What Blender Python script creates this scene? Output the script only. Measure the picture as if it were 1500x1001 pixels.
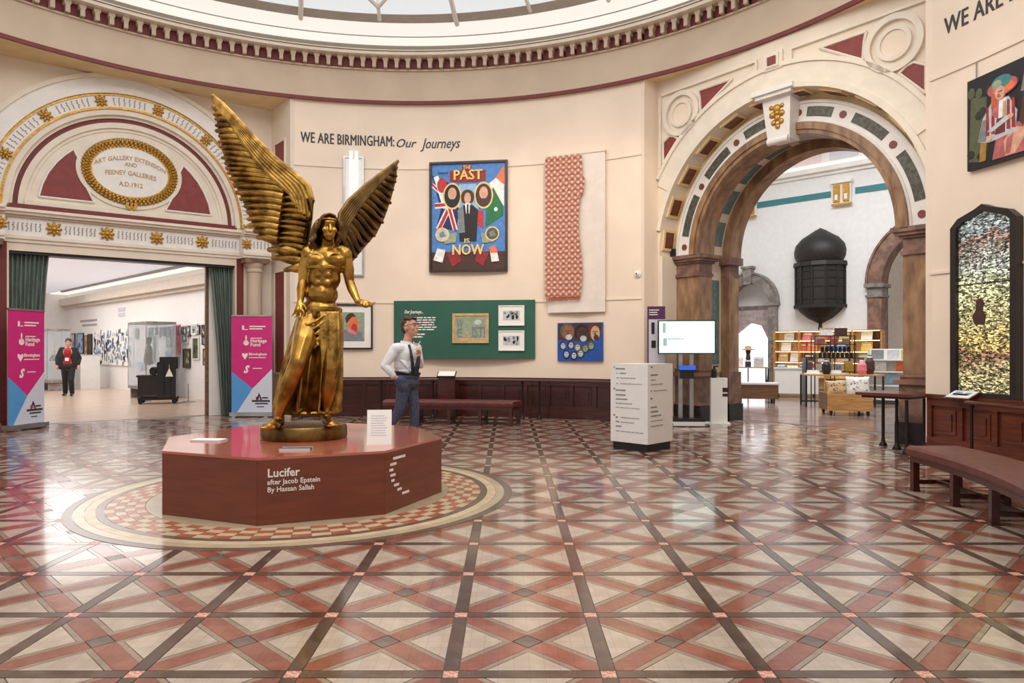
import bpy, math, random
from mathutils import Matrix, Vector
random.seed(7)
for o in list(bpy.data.objects): bpy.data.objects.remove(o)
SC = bpy.context.scene
COL = SC.collection
PI = math.pi
# ---------------------------------------------------------------- camera
EYE = 1.42; FPX = 1042.0
cam = bpy.data.cameras.new('camera'); camo = bpy.data.objects.new('camera', cam); COL.objects.link(camo)
camo.location = (0, 0, EYE); camo.rotation_euler = (PI/2, 0, 0)
cam.sensor_width = 36; cam.lens = 36*FPX/1500; cam.shift_x = 5/1500; cam.shift_y = 9.5/1500
cam.clip_start = .05; cam.clip_end = 200
SC.camera = camo
# ---------------------------------------------------------------- world, large lights, exposure
W = bpy.data.worlds.new('daylight'); SC.world = W; W.use_nodes = True
W.node_tree.nodes['Background'].inputs[0].default_value = (1, .95, .9, 1)
W.node_tree.nodes['Background'].inputs[1].default_value = .70
SC.view_settings.view_transform = 'Standard'; SC.view_settings.look = 'None'
SC.view_settings.exposure = 0.0; SC.view_settings.gamma = 1.0; SC.view_settings.use_curve_mapping = False
def area(name, loc, rot, size, power, color, sy=None, shape=None):
    l = bpy.data.lights.new(name, 'AREA'); l.energy = power; l.color = color; l.size = size
    if shape: l.shape = shape
    if sy: l.shape = 'RECTANGLE'; l.size_y = sy
    o = bpy.data.objects.new(name, l); COL.objects.link(o); o.location = loc; o.rotation_euler = rot
    return o
CX, CY, RW = -1.95, 7.0, 8.04          # round room: centre and wall radius
area('skylight_daylight', (CX, CY-.5, 8.35), (0, 0, 0), 11.5, 620, (1, .965, .93), shape='DISK')
area('gallery_ceiling_light', (-13.5, 20.0, 3.54), (0, 0, math.radians(45)), 5.0, 400, (1, .98, .96), sy=12)
area('shop_skylight', (6.9, 16.6, 8.4), (0, 0, math.radians(45)), 5.0, 760, (.97, .985, 1), sy=5)
def spot(name, loc, tgt, power, color, ang=50, blend=.8, r=.15):
    l = bpy.data.lights.new(name, 'SPOT'); l.energy = power; l.color = color; l.spot_size = math.radians(ang); l.spot_blend = blend; l.shadow_soft_size = r
    o = bpy.data.objects.new(name, l); COL.objects.link(o); o.location = loc
    o.rotation_euler = (Vector(tgt)-Vector(loc)).to_track_quat('-Z', 'Y').to_euler(); return o
spot('cornice_spot', (1.6, 8.6, 7.2), (.9, 14.6, 2.8), 520, (1, .84, .64), 55)
spot('cornice_spot', (-1.0, 8.6, 7.2), (-1.4, 14.9, 2.8), 320, (1, .88, .74), 55)
spot('cornice_spot', (1.0, 5.0, 7.2), (5.9, 8.6, 2.2), 300, (1, .88, .74), 55)
spot('cornice_spot', (1.5, 6.5, 7.2), (4.6, 12.2, 4.2), 330, (1, .88, .72), 50)
spot('cornice_spot', (-.8, 2.2, 7.2), (-2.0, 7.0, 2.2), 520, (1, .92, .8), 34)

# ---------------------------------------------------------------- materials
def lin(c):
    f = lambda v: v/12.92 if v <= .04045 else ((v+.055)/1.055)**2.4
    return tuple(f(v/255) for v in c)
MATS = {}
def M(name, rgb, rough=.6, metal=0, var=.06, vs=6., bump=0., bs=40., emit=None, es=1., spec=.5, alpha=None, rnd=0., rgb2=None, mix=(.42, .62), stretch=None, joints=None, trans=0., coat=0.):
    m = bpy.data.materials.new(name); m.use_nodes = True; nt = m.node_tree; N = nt.nodes; L = nt.links
    b = N['Principled BSDF']
    b.inputs['Roughness'].default_value = rough; b.inputs['Metallic'].default_value = metal
    b.inputs['Specular IOR Level'].default_value = spec
    if coat: b.inputs['Coat Weight'].default_value = coat; b.inputs['Coat Roughness'].default_value = .08
    if trans: b.inputs['Transmission Weight'].default_value = trans
    c = lin(rgb); c2 = lin(rgb2) if rgb2 else tuple(v*(1-var*2) for v in c)
    if not rgb2: c = tuple(min(1, v*(1+var)) for v in c)
    tc = N.new('ShaderNodeTexCoord'); src = tc.outputs['Object']
    if stretch:
        mp = N.new('ShaderNodeMapping'); mp.inputs['Scale'].default_value = stretch; L.new(src, mp.inputs[0]); src2 = mp.outputs[0]
    else: src2 = src
    nz = N.new('ShaderNodeTexNoise'); nz.inputs['Scale'].default_value = vs; nz.inputs['Detail'].default_value = 6; L.new(src2, nz.inputs['Vector'])
    rp = N.new('ShaderNodeValToRGB'); rp.color_ramp.elements[0].position = mix[0]; rp.color_ramp.elements[1].position = mix[1]
    rp.color_ramp.elements[0].color = (*c2, 1); rp.color_ramp.elements[1].color = (*c, 1)
    L.new(nz.outputs['Fac'], rp.inputs[0]); col = rp.outputs[0]
    if rnd:
        oi = N.new('ShaderNodeObjectInfo'); mr = N.new('ShaderNodeMapRange'); mr.inputs['To Min'].default_value = 1-rnd; mr.inputs['To Max'].default_value = 1+rnd
        hs = N.new('ShaderNodeHueSaturation'); L.new(oi.outputs['Random'], mr.inputs['Value']); L.new(mr.outputs[0], hs.inputs['Value']); L.new(col, hs.inputs['Color']); col = hs.outputs[0]
    if joints:
        bk = N.new('ShaderNodeTexBrick'); bk.offset = 0; bk.squash = 1; bk.inputs['Scale'].default_value = 1
        bk.inputs['Brick Width'].default_value = joints; bk.inputs['Row Height'].default_value = joints; bk.inputs['Mortar Size'].default_value = .0011; bk.inputs['Mortar Smooth'].default_value = .6
        bk.inputs['Color1'].default_value = (1, 1, 1, 1); bk.inputs['Color2'].default_value = (.9, .9, .9, 1); bk.inputs['Mortar'].default_value = (.3, .27, .25, 1)
        L.new(src, bk.inputs['Vector']); mx = N.new('ShaderNodeMix'); mx.data_type = 'RGBA'; mx.blend_type = 'MULTIPLY'; mx.inputs['Factor'].default_value = .6
        L.new(col, mx.inputs['A']); L.new(bk.outputs['Color'], mx.inputs['B']); col = mx.outputs['Result']
    L.new(col, b.inputs['Base Color'])
    if bump:
        n2 = N.new('ShaderNodeTexNoise'); n2.inputs['Scale'].default_value = bs; n2.inputs['Detail'].default_value = 4; L.new(src2, n2.inputs['Vector'])
        bp = N.new('ShaderNodeBump'); bp.inputs['Strength'].default_value = bump; bp.inputs['Distance'].default_value = .01; L.new(n2.outputs['Fac'], bp.inputs['Height']); L.new(bp.outputs[0], b.inputs['Normal'])
    if emit: b.inputs['Emission Color'].default_value = (*lin(emit), 1); b.inputs['Emission Strength'].default_value = es
    if alpha is not None: b.inputs['Alpha'].default_value = alpha
    MATS[name] = m; return m
M('cream', (240, 221, 201), .75, var=.02, vs=1.2, bump=.05, bs=90)
M('cream_pale', (232, 218, 200), .7, var=.02, vs=2)
M('ivory', (233, 222, 205), .6, var=.025, vs=4)
M('white_trim', (236, 232, 226), .5, var=.02, vs=5)
M('frieze_beige', (206, 186, 164), .75, var=.03, vs=1.5)
M('ochre_cream', (232, 206, 158), .7, var=.03, vs=3)
M('red_paint', (134, 54, 50), .55, var=.06, vs=8)
M('dark_red', (116, 44, 40), .55, var=.06, vs=8)
M('coffer_brown', (112, 58, 34), .5, var=.12, vs=14)
M('gold_leaf', (196, 148, 62), .35, metal=.55, var=.15, vs=30, bump=.2, bs=60)
M('cloth_white', (232, 220, 210), .85, var=.02)
M('panel_blush', (228, 208, 206), .7, var=.02)
M('ornament_grey', (166, 161, 164), .7)
M('brown_marble', (172, 136, 102), .3, rgb2=(122, 90, 66), vs=3.2, mix=(.35, .68), stretch=(2.2, 2.2, .8))
M('pink_marble', (168, 120, 100), .32, rgb2=(118, 84, 70), vs=5, mix=(.35, .65))
M('grey_stone', (150, 142, 136), .55, rgb2=(118, 110, 106), vs=6)
M('brown_stone', (146, 110, 92), .5, rgb2=(108, 82, 72), vs=5)
M('verd_marble', (98, 96, 84), .35, rgb2=(70, 70, 62), vs=18)
M('roundel_red', (124, 64, 56), .4, var=.1, vs=20)
M('teal_panel', (104, 132, 130), .45, var=.1, vs=9)
M('teal_band', (62, 126, 134), .6, var=.04)
M('black_stone', (38, 33, 31), .25, var=.2, vs=9)
M('mahogany', (78, 30, 21), .32, rgb2=(48, 17, 13), vs=3, stretch=(1, 1, 9), mix=(.3, .7), coat=.25)
M('mahogany_light', (112, 52, 30), .3, rgb2=(78, 32, 20), vs=3, stretch=(1, 1, 9), mix=(.3, .7), coat=.25)
M('iron', (34, 28, 28), .45, metal=.3, var=.1)
M('leather', (104, 52, 50), .38, var=.1, vs=9, bump=.12, bs=120)
M('laylight', (120, 122, 124), .5, emit=(236, 238, 240), es=.86, var=.01)
M('cove_glow', (190, 188, 184), .6, emit=(255, 251, 244), es=.75, var=.01)
M('dome_white', (240, 238, 234), .5, var=.01)
M('dome_grey', (186, 182, 176), .6, var=.02)
# floor
RG = .2
M('tile_cream', (194, 176, 158), RG, coat=.5, var=.05, vs=7, rnd=.05, joints=.06886)
M('tile_red', (158, 96, 80), RG, coat=.5, rgb2=(136, 76, 62), vs=5, rnd=.1, joints=.06886)
M('tile_taupe', (156, 136, 118), RG, coat=.5, var=.07, vs=7, rnd=.05, joints=.06886)
M('tile_dark', (98, 76, 66), RG, rgb2=(78, 60, 52), coat=.5, vs=9, rnd=.1, joints=.06886)
M('tile_diamond', (116, 104, 94), RG, var=.1, vs=7, rnd=.14)
M('tile_pinkwhite', (226, 190, 168), .28, rgb2=(196, 120, 98), vs=60, mix=(.44, .56))
M('tile_checker_red', (176, 104, 78), .25, var=.1, rnd=.12)
M('tile_checker_cream', (206, 184, 152), .25, var=.06, rnd=.06)
M('ring_cream', (190, 170, 142), .2, var=.05, vs=4)
M('ring_dark', (112, 92, 78), .2, var=.08, vs=8)
M('grout', (112, 96, 86), .4, var=.1)
M('stone_floor', (150, 130, 122), .16, rgb2=(120, 100, 96), vs=2.2, joints=.45)
M('parquet', (206, 182, 160), .22, rgb2=(188, 160, 138), vs=3, stretch=(.6, 8, 1))
# things
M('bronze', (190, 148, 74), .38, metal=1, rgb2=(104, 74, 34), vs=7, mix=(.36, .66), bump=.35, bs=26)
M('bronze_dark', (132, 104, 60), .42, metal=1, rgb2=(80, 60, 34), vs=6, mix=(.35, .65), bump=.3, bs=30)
M('bronze_skin', (192, 148, 72), .33, metal=1, rgb2=(122, 86, 40), vs=5, mix=(.34, .62), bump=.12, bs=18)
M('plinth_wood', (124, 62, 38), .34, rgb2=(106, 50, 30), vs=2.5, stretch=(1, 1, 8), mix=(.3, .7))
M('plinth_top', (190, 108, 88), .1, var=.04, vs=3, coat=.6)
M('paper_white', (244, 242, 236), .6, var=.01)
M('lettering_white', (246, 240, 234), .6, var=.0)
M('lettering_dark', (62, 58, 60), .6, var=.0)
M('lettering_gold', (186, 150, 92), .5, var=.05)
M('magenta', (214, 40, 128), .45, var=.02)
M('sky_blue', (86, 160, 222), .45, var=.02)
M('banner_grey', (216, 222, 236), .45, var=.01)
M('aluminium', (178, 178, 180), .3, metal=.9)
M('curtain_green', (138, 154, 142), .8, rgb2=(112, 126, 118), vs=4, stretch=(6, 6, .5))
M('green_board', (40, 92, 76), .6, var=.04, vs=2)
M('pale_ply', (236, 212, 164), .6, var=.05)
M('oak_frame', (196, 168, 116), .5, var=.08)
M('black_frame', (36, 28, 26), .4, var=.1)
M('dark_wood_frame', (58, 38, 28), .4, var=.1)
M('mat_white', (240, 238, 232), .7, var=.01)
M('skin', (206, 152, 128), .5, var=.05, vs=12)
M('hair_brown', (66, 44, 32), .6, var=.2, vs=40, bump=.5, bs=60)
M('hair_dark', (34, 28, 26), .6, var=.2, vs=40)
M('shirt_white', (222, 224, 230), .75, var=.04, vs=14, bump=.25, bs=14)
M('navy', (32, 30, 44), .6, var=.1)
M('trouser_blue', (74, 78, 100), .8, rgb2=(58, 62, 84), vs=30, bump=.2, bs=12)
M('suit_black', (24, 24, 28), .75, var=.1)
M('red_shirt', (176, 28, 34), .7, var=.06)
M('shoe_black', (22, 18, 18), .3, var=.1)
M('eye_white', (236, 232, 226), .3, var=0); M('eye_dark', (34, 24, 20), .2, var=0)
M('screen_glow', (200, 225, 225), .3, emit=(214, 240, 236), es=1.0, var=0)
M('screen_blue', (40, 90, 200), .3, emit=(50, 100, 210), es=.6, var=0)
M('screen_grey', (150, 180, 178), .4, emit=(150, 185, 180), es=.5, var=0)
M('plastic_white', (236, 234, 230), .4, var=.01)
M('plastic_black', (24, 24, 26), .35, var=.05)
M('purple', (84, 34, 84), .5, var=.03)
M('panel_grey', (206, 206, 214), .6, var=.02)
M('glass', (235, 242, 245), .04, alpha=.14, var=0)
M('glass_blue', (200, 218, 235), .06, alpha=.35, var=0)
M('oak', (206, 158, 96), .5, rgb2=(184, 132, 74), vs=3, stretch=(1, 1, 7))
M('oak_dark', (128, 92, 62), .5, rgb2=(104, 74, 50), vs=3, stretch=(1, 1, 7))
M('gallery_white', (238, 234, 230), .8, var=.01)
M('gallery_ceiling_glow', (226, 228, 236), .8, emit=(226, 230, 240), es=.38, var=.01)  # faint emission stands in for cove light falling on the ceiling
M('gallery_beige', (214, 202, 188), .8, var=.02)
M('shop_white', (232, 232, 232), .8, var=.015)
M('jharokha', (40, 34, 32), .5, rgb2=(24, 20, 20), vs=20, bump=.4, bs=60)
M('shelf_light', (250, 240, 220), .5, emit=(255, 226, 170), es=6., var=0)
M('window_glow', (245, 248, 255), .5, emit=(250, 252, 255), es=1.3, var=0)
M('drape_mauve', (190, 174, 172), .8, var=.1, vs=8)
for n, c in dict(flat_blue=(78, 134, 204), flat_navy=(34, 44, 92), flat_red=(196, 48, 48), flat_white=(240, 240, 238), flat_green=(28, 116, 62), flat_orange=(236, 122, 70), flat_brown=(74, 46, 40), flat_darkred=(150, 38, 40), flat_gold=(240, 206, 128), flat_skin=(220, 170, 142), flat_skin2=(150, 96, 72), flat_black=(28, 26, 30), flat_grey=(128, 132, 136), flat_silver=(196, 200, 204), flat_yellow=(232, 200, 70), flat_pink=(226, 130, 140), flat_maroon=(110, 40, 44), flat_olive=(88, 92, 66), flat_teal=(70, 130, 140), flat_cobalt=(30, 82, 168), flat_lightblue=(150, 190, 226), flat_tan=(200, 168, 124), flat_sage=(150, 164, 140), flat_rust=(206, 98, 62)).items():
    M(n, c, .55, var=.07, vs=14)
for n, c in dict(paint_dark=(44, 48, 36), paint_ochre=(168, 128, 60), paint_rose=(190, 104, 104), paint_crimson=(158, 44, 52)).items(): M(n, c, .5, var=.12, vs=9)
# stained glass, woven scarf, carved text panels: own node graphs
def glass_mosaic():
    m = bpy.data.materials.new('glass_mosaic'); m.use_nodes = True; N = m.node_tree.nodes; L = m.node_tree.links; b = N['Principled BSDF']
    tc = N.new('ShaderNodeTexCoord'); sp = N.new('ShaderNodeSeparateXYZ'); L.new(tc.outputs['Object'], sp.inputs[0])
    r = N.new('ShaderNodeMapRange'); r.inputs['From Min'].default_value = 0; r.inputs['From Max'].default_value = 2.3; L.new(sp.outputs['Z'], r.inputs['Value'])
    n = N.new('ShaderNodeTexNoise'); n.inputs['Scale'].default_value = 3.5; L.new(tc.outputs['Object'], n.inputs['Vector'])
    ad = N.new('ShaderNodeMath'); ad.operation = 'MULTIPLY_ADD'; ad.inputs[1].default_value = .22; L.new(n.outputs['Fac'], ad.inputs[0]); L.new(r.outputs[0], ad.inputs[2])
    rp = N.new('ShaderNodeValToRGB'); e = rp.color_ramp.elements
    e[0].position = 0; e[0].color = (*lin((176, 170, 138)), 1); e[1].position = 1; e[1].color = (*lin((150, 160, 160)), 1)
    for p, c in ((.26, (190, 178, 132)), (.36, (150, 112, 88)), (.42, (206, 184, 116)), (.55, (190, 180, 130)), (.7, (206, 208, 160)), (.84, (172, 180, 170)), (.97, (150, 122, 112))):
        x = e.new(p); x.color = (*lin(c), 1)
    L.new(ad.outputs[0], rp.inputs[0])
    v = N.new('ShaderNodeTexVoronoi'); v.feature = 'F1'; v.inputs['Scale'].default_value = 42; mp = N.new('ShaderNodeMapping'); mp.inputs['Scale'].default_value = (.8, 1, 1.6); L.new(tc.outputs['Object'], mp.inputs[0]); L.new(mp.outputs[0], v.inputs['Vector'])
    sc = N.new('ShaderNodeSeparateColor'); L.new(v.outputs['Color'], sc.inputs[0])
    pw = N.new('ShaderNodeMath'); pw.operation = 'POWER'; pw.inputs[1].default_value = 2.4; L.new(sc.outputs[0], pw.inputs[0])
    ml = N.new('ShaderNodeMath'); ml.operation = 'MULTIPLY_ADD'; ml.inputs[1].default_value = 1.75; ml.inputs[2].default_value = .05; L.new(pw.outputs[0], ml.inputs[0])
    mx = N.new('ShaderNodeMix'); mx.data_type = 'RGBA'; mx.blend_type = 'MULTIPLY'; mx.inputs['Factor'].default_value = 1; L.new(rp.outputs[0], mx.inputs['A'])
    cb = N.new('ShaderNodeCombineColor'); [L.new(ml.outputs[0], cb.inputs[i]) for i in range(3)]; L.new(cb.outputs[0], mx.inputs['B'])
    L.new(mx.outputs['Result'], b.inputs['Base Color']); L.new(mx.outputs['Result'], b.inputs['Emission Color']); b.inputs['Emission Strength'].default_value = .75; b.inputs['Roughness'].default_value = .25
    MATS['glass_mosaic'] = m
glass_mosaic()
def scarf_mat():
    m = bpy.data.materials.new('scarf_weave'); m.use_nodes = True; N = m.node_tree.nodes; L = m.node_tree.links; b = N['Principled BSDF']
    tc = N.new('ShaderNodeTexCoord'); mp = N.new('ShaderNodeMapping'); mp.inputs['Rotation'].default_value = (0, PI/4, 0); L.new(tc.outputs['Object'], mp.inputs[0])
    w = []
    for ax in ('X', 'Z'):
        t = N.new('ShaderNodeTexWave'); t.wave_type = 'BANDS'; t.bands_direction = ax; t.inputs['Scale'].default_value = 3.6; t.inputs['Distortion'].default_value = 2.2; t.inputs['Detail'].default_value = 3; L.new(mp.outputs[0], t.inputs['Vector']); w.append(t)
    mx = N.new('ShaderNodeMath'); mx.operation = 'MULTIPLY'; L.new(w[0].outputs['Fac'], mx.inputs[0]); L.new(w[1].outputs['Fac'], mx.inputs[1])
    t = N.new('ShaderNodeTexWave'); t.bands_direction = 'Z'; t.inputs['Scale'].default_value = 3; L.new(tc.outputs['Object'], t.inputs['Vector'])
    ad = N.new('ShaderNodeMath'); ad.operation = 'MULTIPLY_ADD'; ad.inputs[1].default_value = .3; L.new(t.outputs['Fac'], ad.inputs[0]); L.new(mx.outputs[0], ad.inputs[2])
    rp = N.new('ShaderNodeValToRGB'); rp.color_ramp.elements[0].color = (*lin((158, 88, 74)), 1); rp.color_ramp.elements[1].color = (*lin((228, 190, 166)), 1)
    rp.color_ramp.elements[0].position = .05; rp.color_ramp.elements[1].position = .95
    L.new(ad.outputs[0], rp.inputs[0]); L.new(rp.outputs[0], b.inputs['Base Color']); b.inputs['Roughness'].default_value = .9
    MATS['scarf_weave'] = m
scarf_mat()

# ---------------------------------------------------------------- mesh helpers
class MB:
    def __init__(s): s.v = []; s.f = []
    def add(s, vs, fs):
        k = len(s.v); s.v += [tuple(v) for v in vs]; s.f += [tuple(i+k for i in f) for f in fs]; return s
    def box(s, x0, x1, y0, y1, z0, z1):
        vs = [(x, y, z) for z in (z0, z1) for y in (y0, y1) for x in (x0, x1)]
        return s.add(vs, [(0, 2, 3, 1), (4, 5, 7, 6), (0, 1, 5, 4), (2, 6, 7, 3), (0, 4, 6, 2), (1, 3, 7, 5)])
    def obox(s, c, size, rz=0, rx=0, ry=0):
        m = Matrix.Translation(c) @ Matrix.Rotation(rz, 4, 'Z') @ Matrix.Rotation(ry, 4, 'Y') @ Matrix.Rotation(rx, 4, 'X')
        b = MB().box(-size[0]/2, size[0]/2, -size[1]/2, size[1]/2, -size[2]/2, size[2]/2)
        return s.add([m @ Vector(v) for v in b.v], b.f)
    def prism(s, poly, y0, y1):                      # polygon in x,z (counter-clockwise seen from -y), extruded along y
        n = len(poly); vs = [(x, y0, z) for x, z in poly]+[(x, y1, z) for x, z in poly]
        return s.add(vs, [tuple(range(n)), tuple(range(2*n-1, n-1, -1))]+[((i+1) % n, i, n+i, n+(i+1) % n) for i in range(n)])
    def flat(s, poly, z0, z1):                       # polygon in x,y extruded along z
        n = len(poly); vs = [(x, y, z1) for x, y in poly]+[(x, y, z0) for x, y in poly]
        return s.add(vs, [tuple(range(n)), tuple(range(2*n-1, n-1, -1))]+[((i+1) % n, i, n+i, n+(i+1) % n) for i in range(n)])
    def lathe(s, prof, a0, a1, n, c=(0, 0), cap=True):   # closed (r,z) polygon turned about a vertical axis
        k = len(prof); full = abs(a1-a0) >= 2*PI-1e-4; vs = []
        for i in range(n if full else n+1):
            a = a0+(a1-a0)*i/n
            vs += [(c[0]+r*math.cos(a), c[1]+r*math.sin(a), z) for r, z in prof]
        fs = []
        for i in range(n):
            j = (i+1) % n if full else i+1
            fs += [(i*k+q, j*k+q, j*k+(q+1) % k, i*k+(q+1) % k) for q in range(k)]
        if cap and not full: fs += [tuple(range(k)), tuple(range(n*k+k-1, n*k-1, -1))]
        return s.add(vs, fs)
    def spin(s, prof, n=16, c=(0, 0, 0), sx=1, sy=1, a0=0, a1=2*PI):  # open (r,z) profile, caps where r > 0
        k = len(prof); vs = []
        full = abs(a1-a0) > 2*PI-1e-4; nn = n if full else n+1
        for i in range(nn):
            a = a0+(a1-a0)*i/n; vs += [(c[0]+r*sx*math.cos(a), c[1]+r*sy*math.sin(a), c[2]+z) for r, z in prof]
        fs = []
        for i in range(n):
            j = (i+1) % nn
            fs += [(i*k+q, j*k+q, j*k+q+1, i*k+q+1) for q in range(k-1)]
        if full: fs += [tuple(i*k for i in range(n-1, -1, -1)), tuple(i*k+k-1 for i in range(n))]
        return s.add(vs, fs)
    def tube(s, path, r, n=8, ry=None):
        path = [Vector(p) for p in path]; k = len(path); vs = []
        rs = r if isinstance(r, (list, tuple)) else [r]*k
        up = Vector((0, 0, 1))
        for i, p in enumerate(path):
            t = (path[min(i+1, k-1)]-path[max(i-1, 0)]).normalized()
            a = t.cross(up)
            if a.length < .05: a = t.cross(Vector((0, 1, 0)))
            a.normalize(); b = a.cross(t)
            for q in range(n):
                an = 2*PI*q/n; vs.append(p+a*rs[i]*math.cos(an)+b*(rs[i] if ry is None else ry*rs[i])*math.sin(an))
        fs = [(i*n+q, i*n+(q+1) % n, (i+1)*n+(q+1) % n, (i+1)*n+q) for i in range(k-1) for q in range(n)]
        fs += [tuple(range(n-1, -1, -1)), tuple((k-1)*n+q for q in range(n))]
        return s.add(vs, fs)
    def ell(s, c, r, rot=None, n=14, m=9):
        R = rot or Matrix(); vs = []; fs = []
        for j in range(m+1):
            ph = -PI/2+PI*j/m
            for i in range(n):
                th = 2*PI*i/n; vs.append(Vector(c)+(R @ Vector((r[0]*math.cos(ph)*math.cos(th), r[1]*math.cos(ph)*math.sin(th), r[2]*math.sin(ph)))))
        fs = [(j*n+i, j*n+(i+1) % n, (j+1)*n+(i+1) % n, (j+1)*n+i) for j in range(m) for i in range(n)]
        return s.add(vs, fs)
    def cap(s, p0, r0, p1, r1, n=12, m=5, fl=None):     # tapered capsule; fl=(dir, factor) flattens its section
        p0 = Vector(p0); p1 = Vector(p1); t = (p1-p0)
        t = t.normalized() if t.length > 1e-6 else Vector((0, 0, 1))
        a = t.cross(Vector(fl[0])) if fl else t.orthogonal()
        if a.length < .05: a = t.orthogonal()
        a.normalize(); b = t.cross(a); k = fl[1] if fl else 1; rows = []
        for j in range(m+1): ph = -PI/2+PI/2*j/m; rows.append((p0+t*r0*math.sin(ph), r0*math.cos(ph)))
        for j in range(m+1): ph = PI/2*j/m; rows.append((p1+t*r1*math.sin(ph), r1*math.cos(ph)))
        vs = [c+a*r*math.cos(2*PI*q/n)+b*r*k*math.sin(2*PI*q/n) for c, r in rows for q in range(n)]
        R = len(rows)
        return s.add(vs, [(i*n+q, i*n+(q+1) % n, (i+1)*n+(q+1) % n, (i+1)*n+q) for i in range(R-1) for q in range(n)])
    def chain(s, pts, fl=None):                          # [(point, radius), ...]
        for (p, r), (q, r2) in zip(pts, pts[1:]): s.cap(p, r, q, r2, fl=fl)
        return s
    def arc(s, r0, r1, y0, y1, zc, a0=0, a1=PI, n=40, ex=1, ez=1):   # curved bar round an arch (x,z), a=0 at right (+x)
        vs = []
        for i in range(n+1):
            a = a0+(a1-a0)*i/n; c, q = math.cos(a), math.sin(a)
            vs += [(r0*c*ex, y0, zc+r0*q*ez), (r1*c*ex, y0, zc+r1*q*ez), (r1*c*ex, y1, zc+r1*q*ez), (r0*c*ex, y1, zc+r0*q*ez)]
        fs = []
        for i in range(n): fs += [(i*4+q, (i)*4+(q+1) % 4, (i+1)*4+(q+1) % 4, (i+1)*4+q) for q in range(4)]
        return s.add(vs, fs+[(3, 2, 1, 0), (n*4, n*4+1, n*4+2, n*4+3)])
    def spandrel(s, w, zt, zc, r, y0, y1, n=48, xl=None, zb=None):   # wall slab with a half-round hole, from springing up
        xl = -w if xl is None else xl
        an = sorted([PI*i/n for i in range(n+1)]+[math.atan2(zt-zc, w), math.atan2(zt-zc, xl)])
        def outer(a):
            c, q = math.cos(a), math.sin(a); k = 1e9
            if c > 1e-6: k = w/c
            if c < -1e-6: k = xl/c
            if q > 1e-6: k = min(k, (zt-zc)/q)
            return (k*c, zc+k*q)
        vs = []
        for a in an:
            o = outer(a); i = (r*math.cos(a), zc+r*math.sin(a))
            vs += [(i[0], y0, i[1]), (o[0], y0, o[1]), (o[0], y1, o[1]), (i[0], y1, i[1])]
        fs = []
        for i in range(len(an)-1): fs += [(i*4+q, i*4+(q+1) % 4, (i+1)*4+(q+1) % 4, (i+1)*4+q) for q in range(4)]
        k = len(an)-1
        return s.add(vs, fs+[(3, 2, 1, 0), (k*4, k*4+1, k*4+2, k*4+3)])
    def mesh(s, name, mat, smooth=False):
        me = bpy.data.meshes.new(name); me.from_pydata(s.v, [], s.f)
        import bmesh
        bm = bmesh.new(); bm.from_mesh(me); bmesh.ops.recalc_face_normals(bm, faces=bm.faces); bm.to_mesh(me); bm.free()
        me.materials.append(MATS[mat])
        if smooth: me.polygons.foreach_set('use_smooth', [True]*len(me.polygons)); auto_smooth(me)
        return me
def auto_smooth(me, ang=.6):
    try: me.set_sharp_from_angle(angle=ang)
    except Exception: pass
RM = {}
def link(name, me, parent=None):
    o = bpy.data.objects.new(name, me); COL.objects.link(o)
    if parent: o.parent = parent
    return o
def part(parent, name, mb, mat, smooth=False, world=False, kind=None, label=None):
    if world and parent.name in RM:
        inv = RM[parent.name].inverted(); mb.v = [tuple(inv @ Vector(v)) for v in mb.v]
    o = link(name, mb.mesh(name, mat, smooth), parent)
    if kind: o['kind'] = kind
    if label: o['label'] = label
    return o
def tag(o, label, cat, group=None, kind=None):
    o['label'] = label; o['category'] = cat
    if group: o['group'] = group
    if kind: o['kind'] = kind
    return o
def thing(name, label, cat, loc=(0, 0, 0), rz=0, group=None, kind=None):
    o = bpy.data.objects.new(name, None); COL.objects.link(o); o.location = loc; o.rotation_euler = (0, 0, rz); o.empty_display_size = .1
    RM[o.name] = Matrix.Translation(loc) @ Matrix.Rotation(rz, 4, 'Z')
    return tag(o, label, cat, group, kind)
def single(name, label, cat, mb, mat, loc=(0, 0, 0), rz=0, smooth=False, group=None, kind=None):
    o = link(name, mb.mesh(name, mat, smooth)); o.location = loc; o.rotation_euler = (0, 0, rz)
    RM[o.name] = Matrix.Translation(loc) @ Matrix.Rotation(rz, 4, 'Z')
    return tag(o, label, cat, group, kind)
def copy_tree(o, parent=None):
    c = o.copy(); COL.objects.link(c); c.parent = parent
    for ch in list(o.children): copy_tree(ch, c)
    return c
def text_mb(s, size, bold=0., sx=1., shear=0., align='LEFT', th=.004, y=0., space=1.):
    cu = bpy.data.curves.new('lettering', 'FONT'); cu.body = s; cu.size = size; cu.align_x = align; cu.offset = bold*size; cu.shear = shear; cu.resolution_u = 2; cu.extrude = th/2; cu.space_character = space
    o = bpy.data.objects.new('lettering', cu); COL.objects.link(o)
    bpy.context.view_layer.update()
    dg = bpy.context.evaluated_depsgraph_get(); me = bpy.data.meshes.new_from_object(o.evaluated_get(dg))
    mb = MB(); mb.add([(v.co.x*sx, y-v.co.z, v.co.y) for v in me.vertices], [tuple(p.vertices) for p in me.polygons])
    bpy.data.objects.remove(o); bpy.data.curves.remove(cu); bpy.data.meshes.remove(me)
    return mb
def shift(mb, d=(0, 0, 0), m=None):
    mb.v = [tuple((m @ Vector(v) if m else Vector(v))+Vector(d)) for v in mb.v]; return mb
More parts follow.
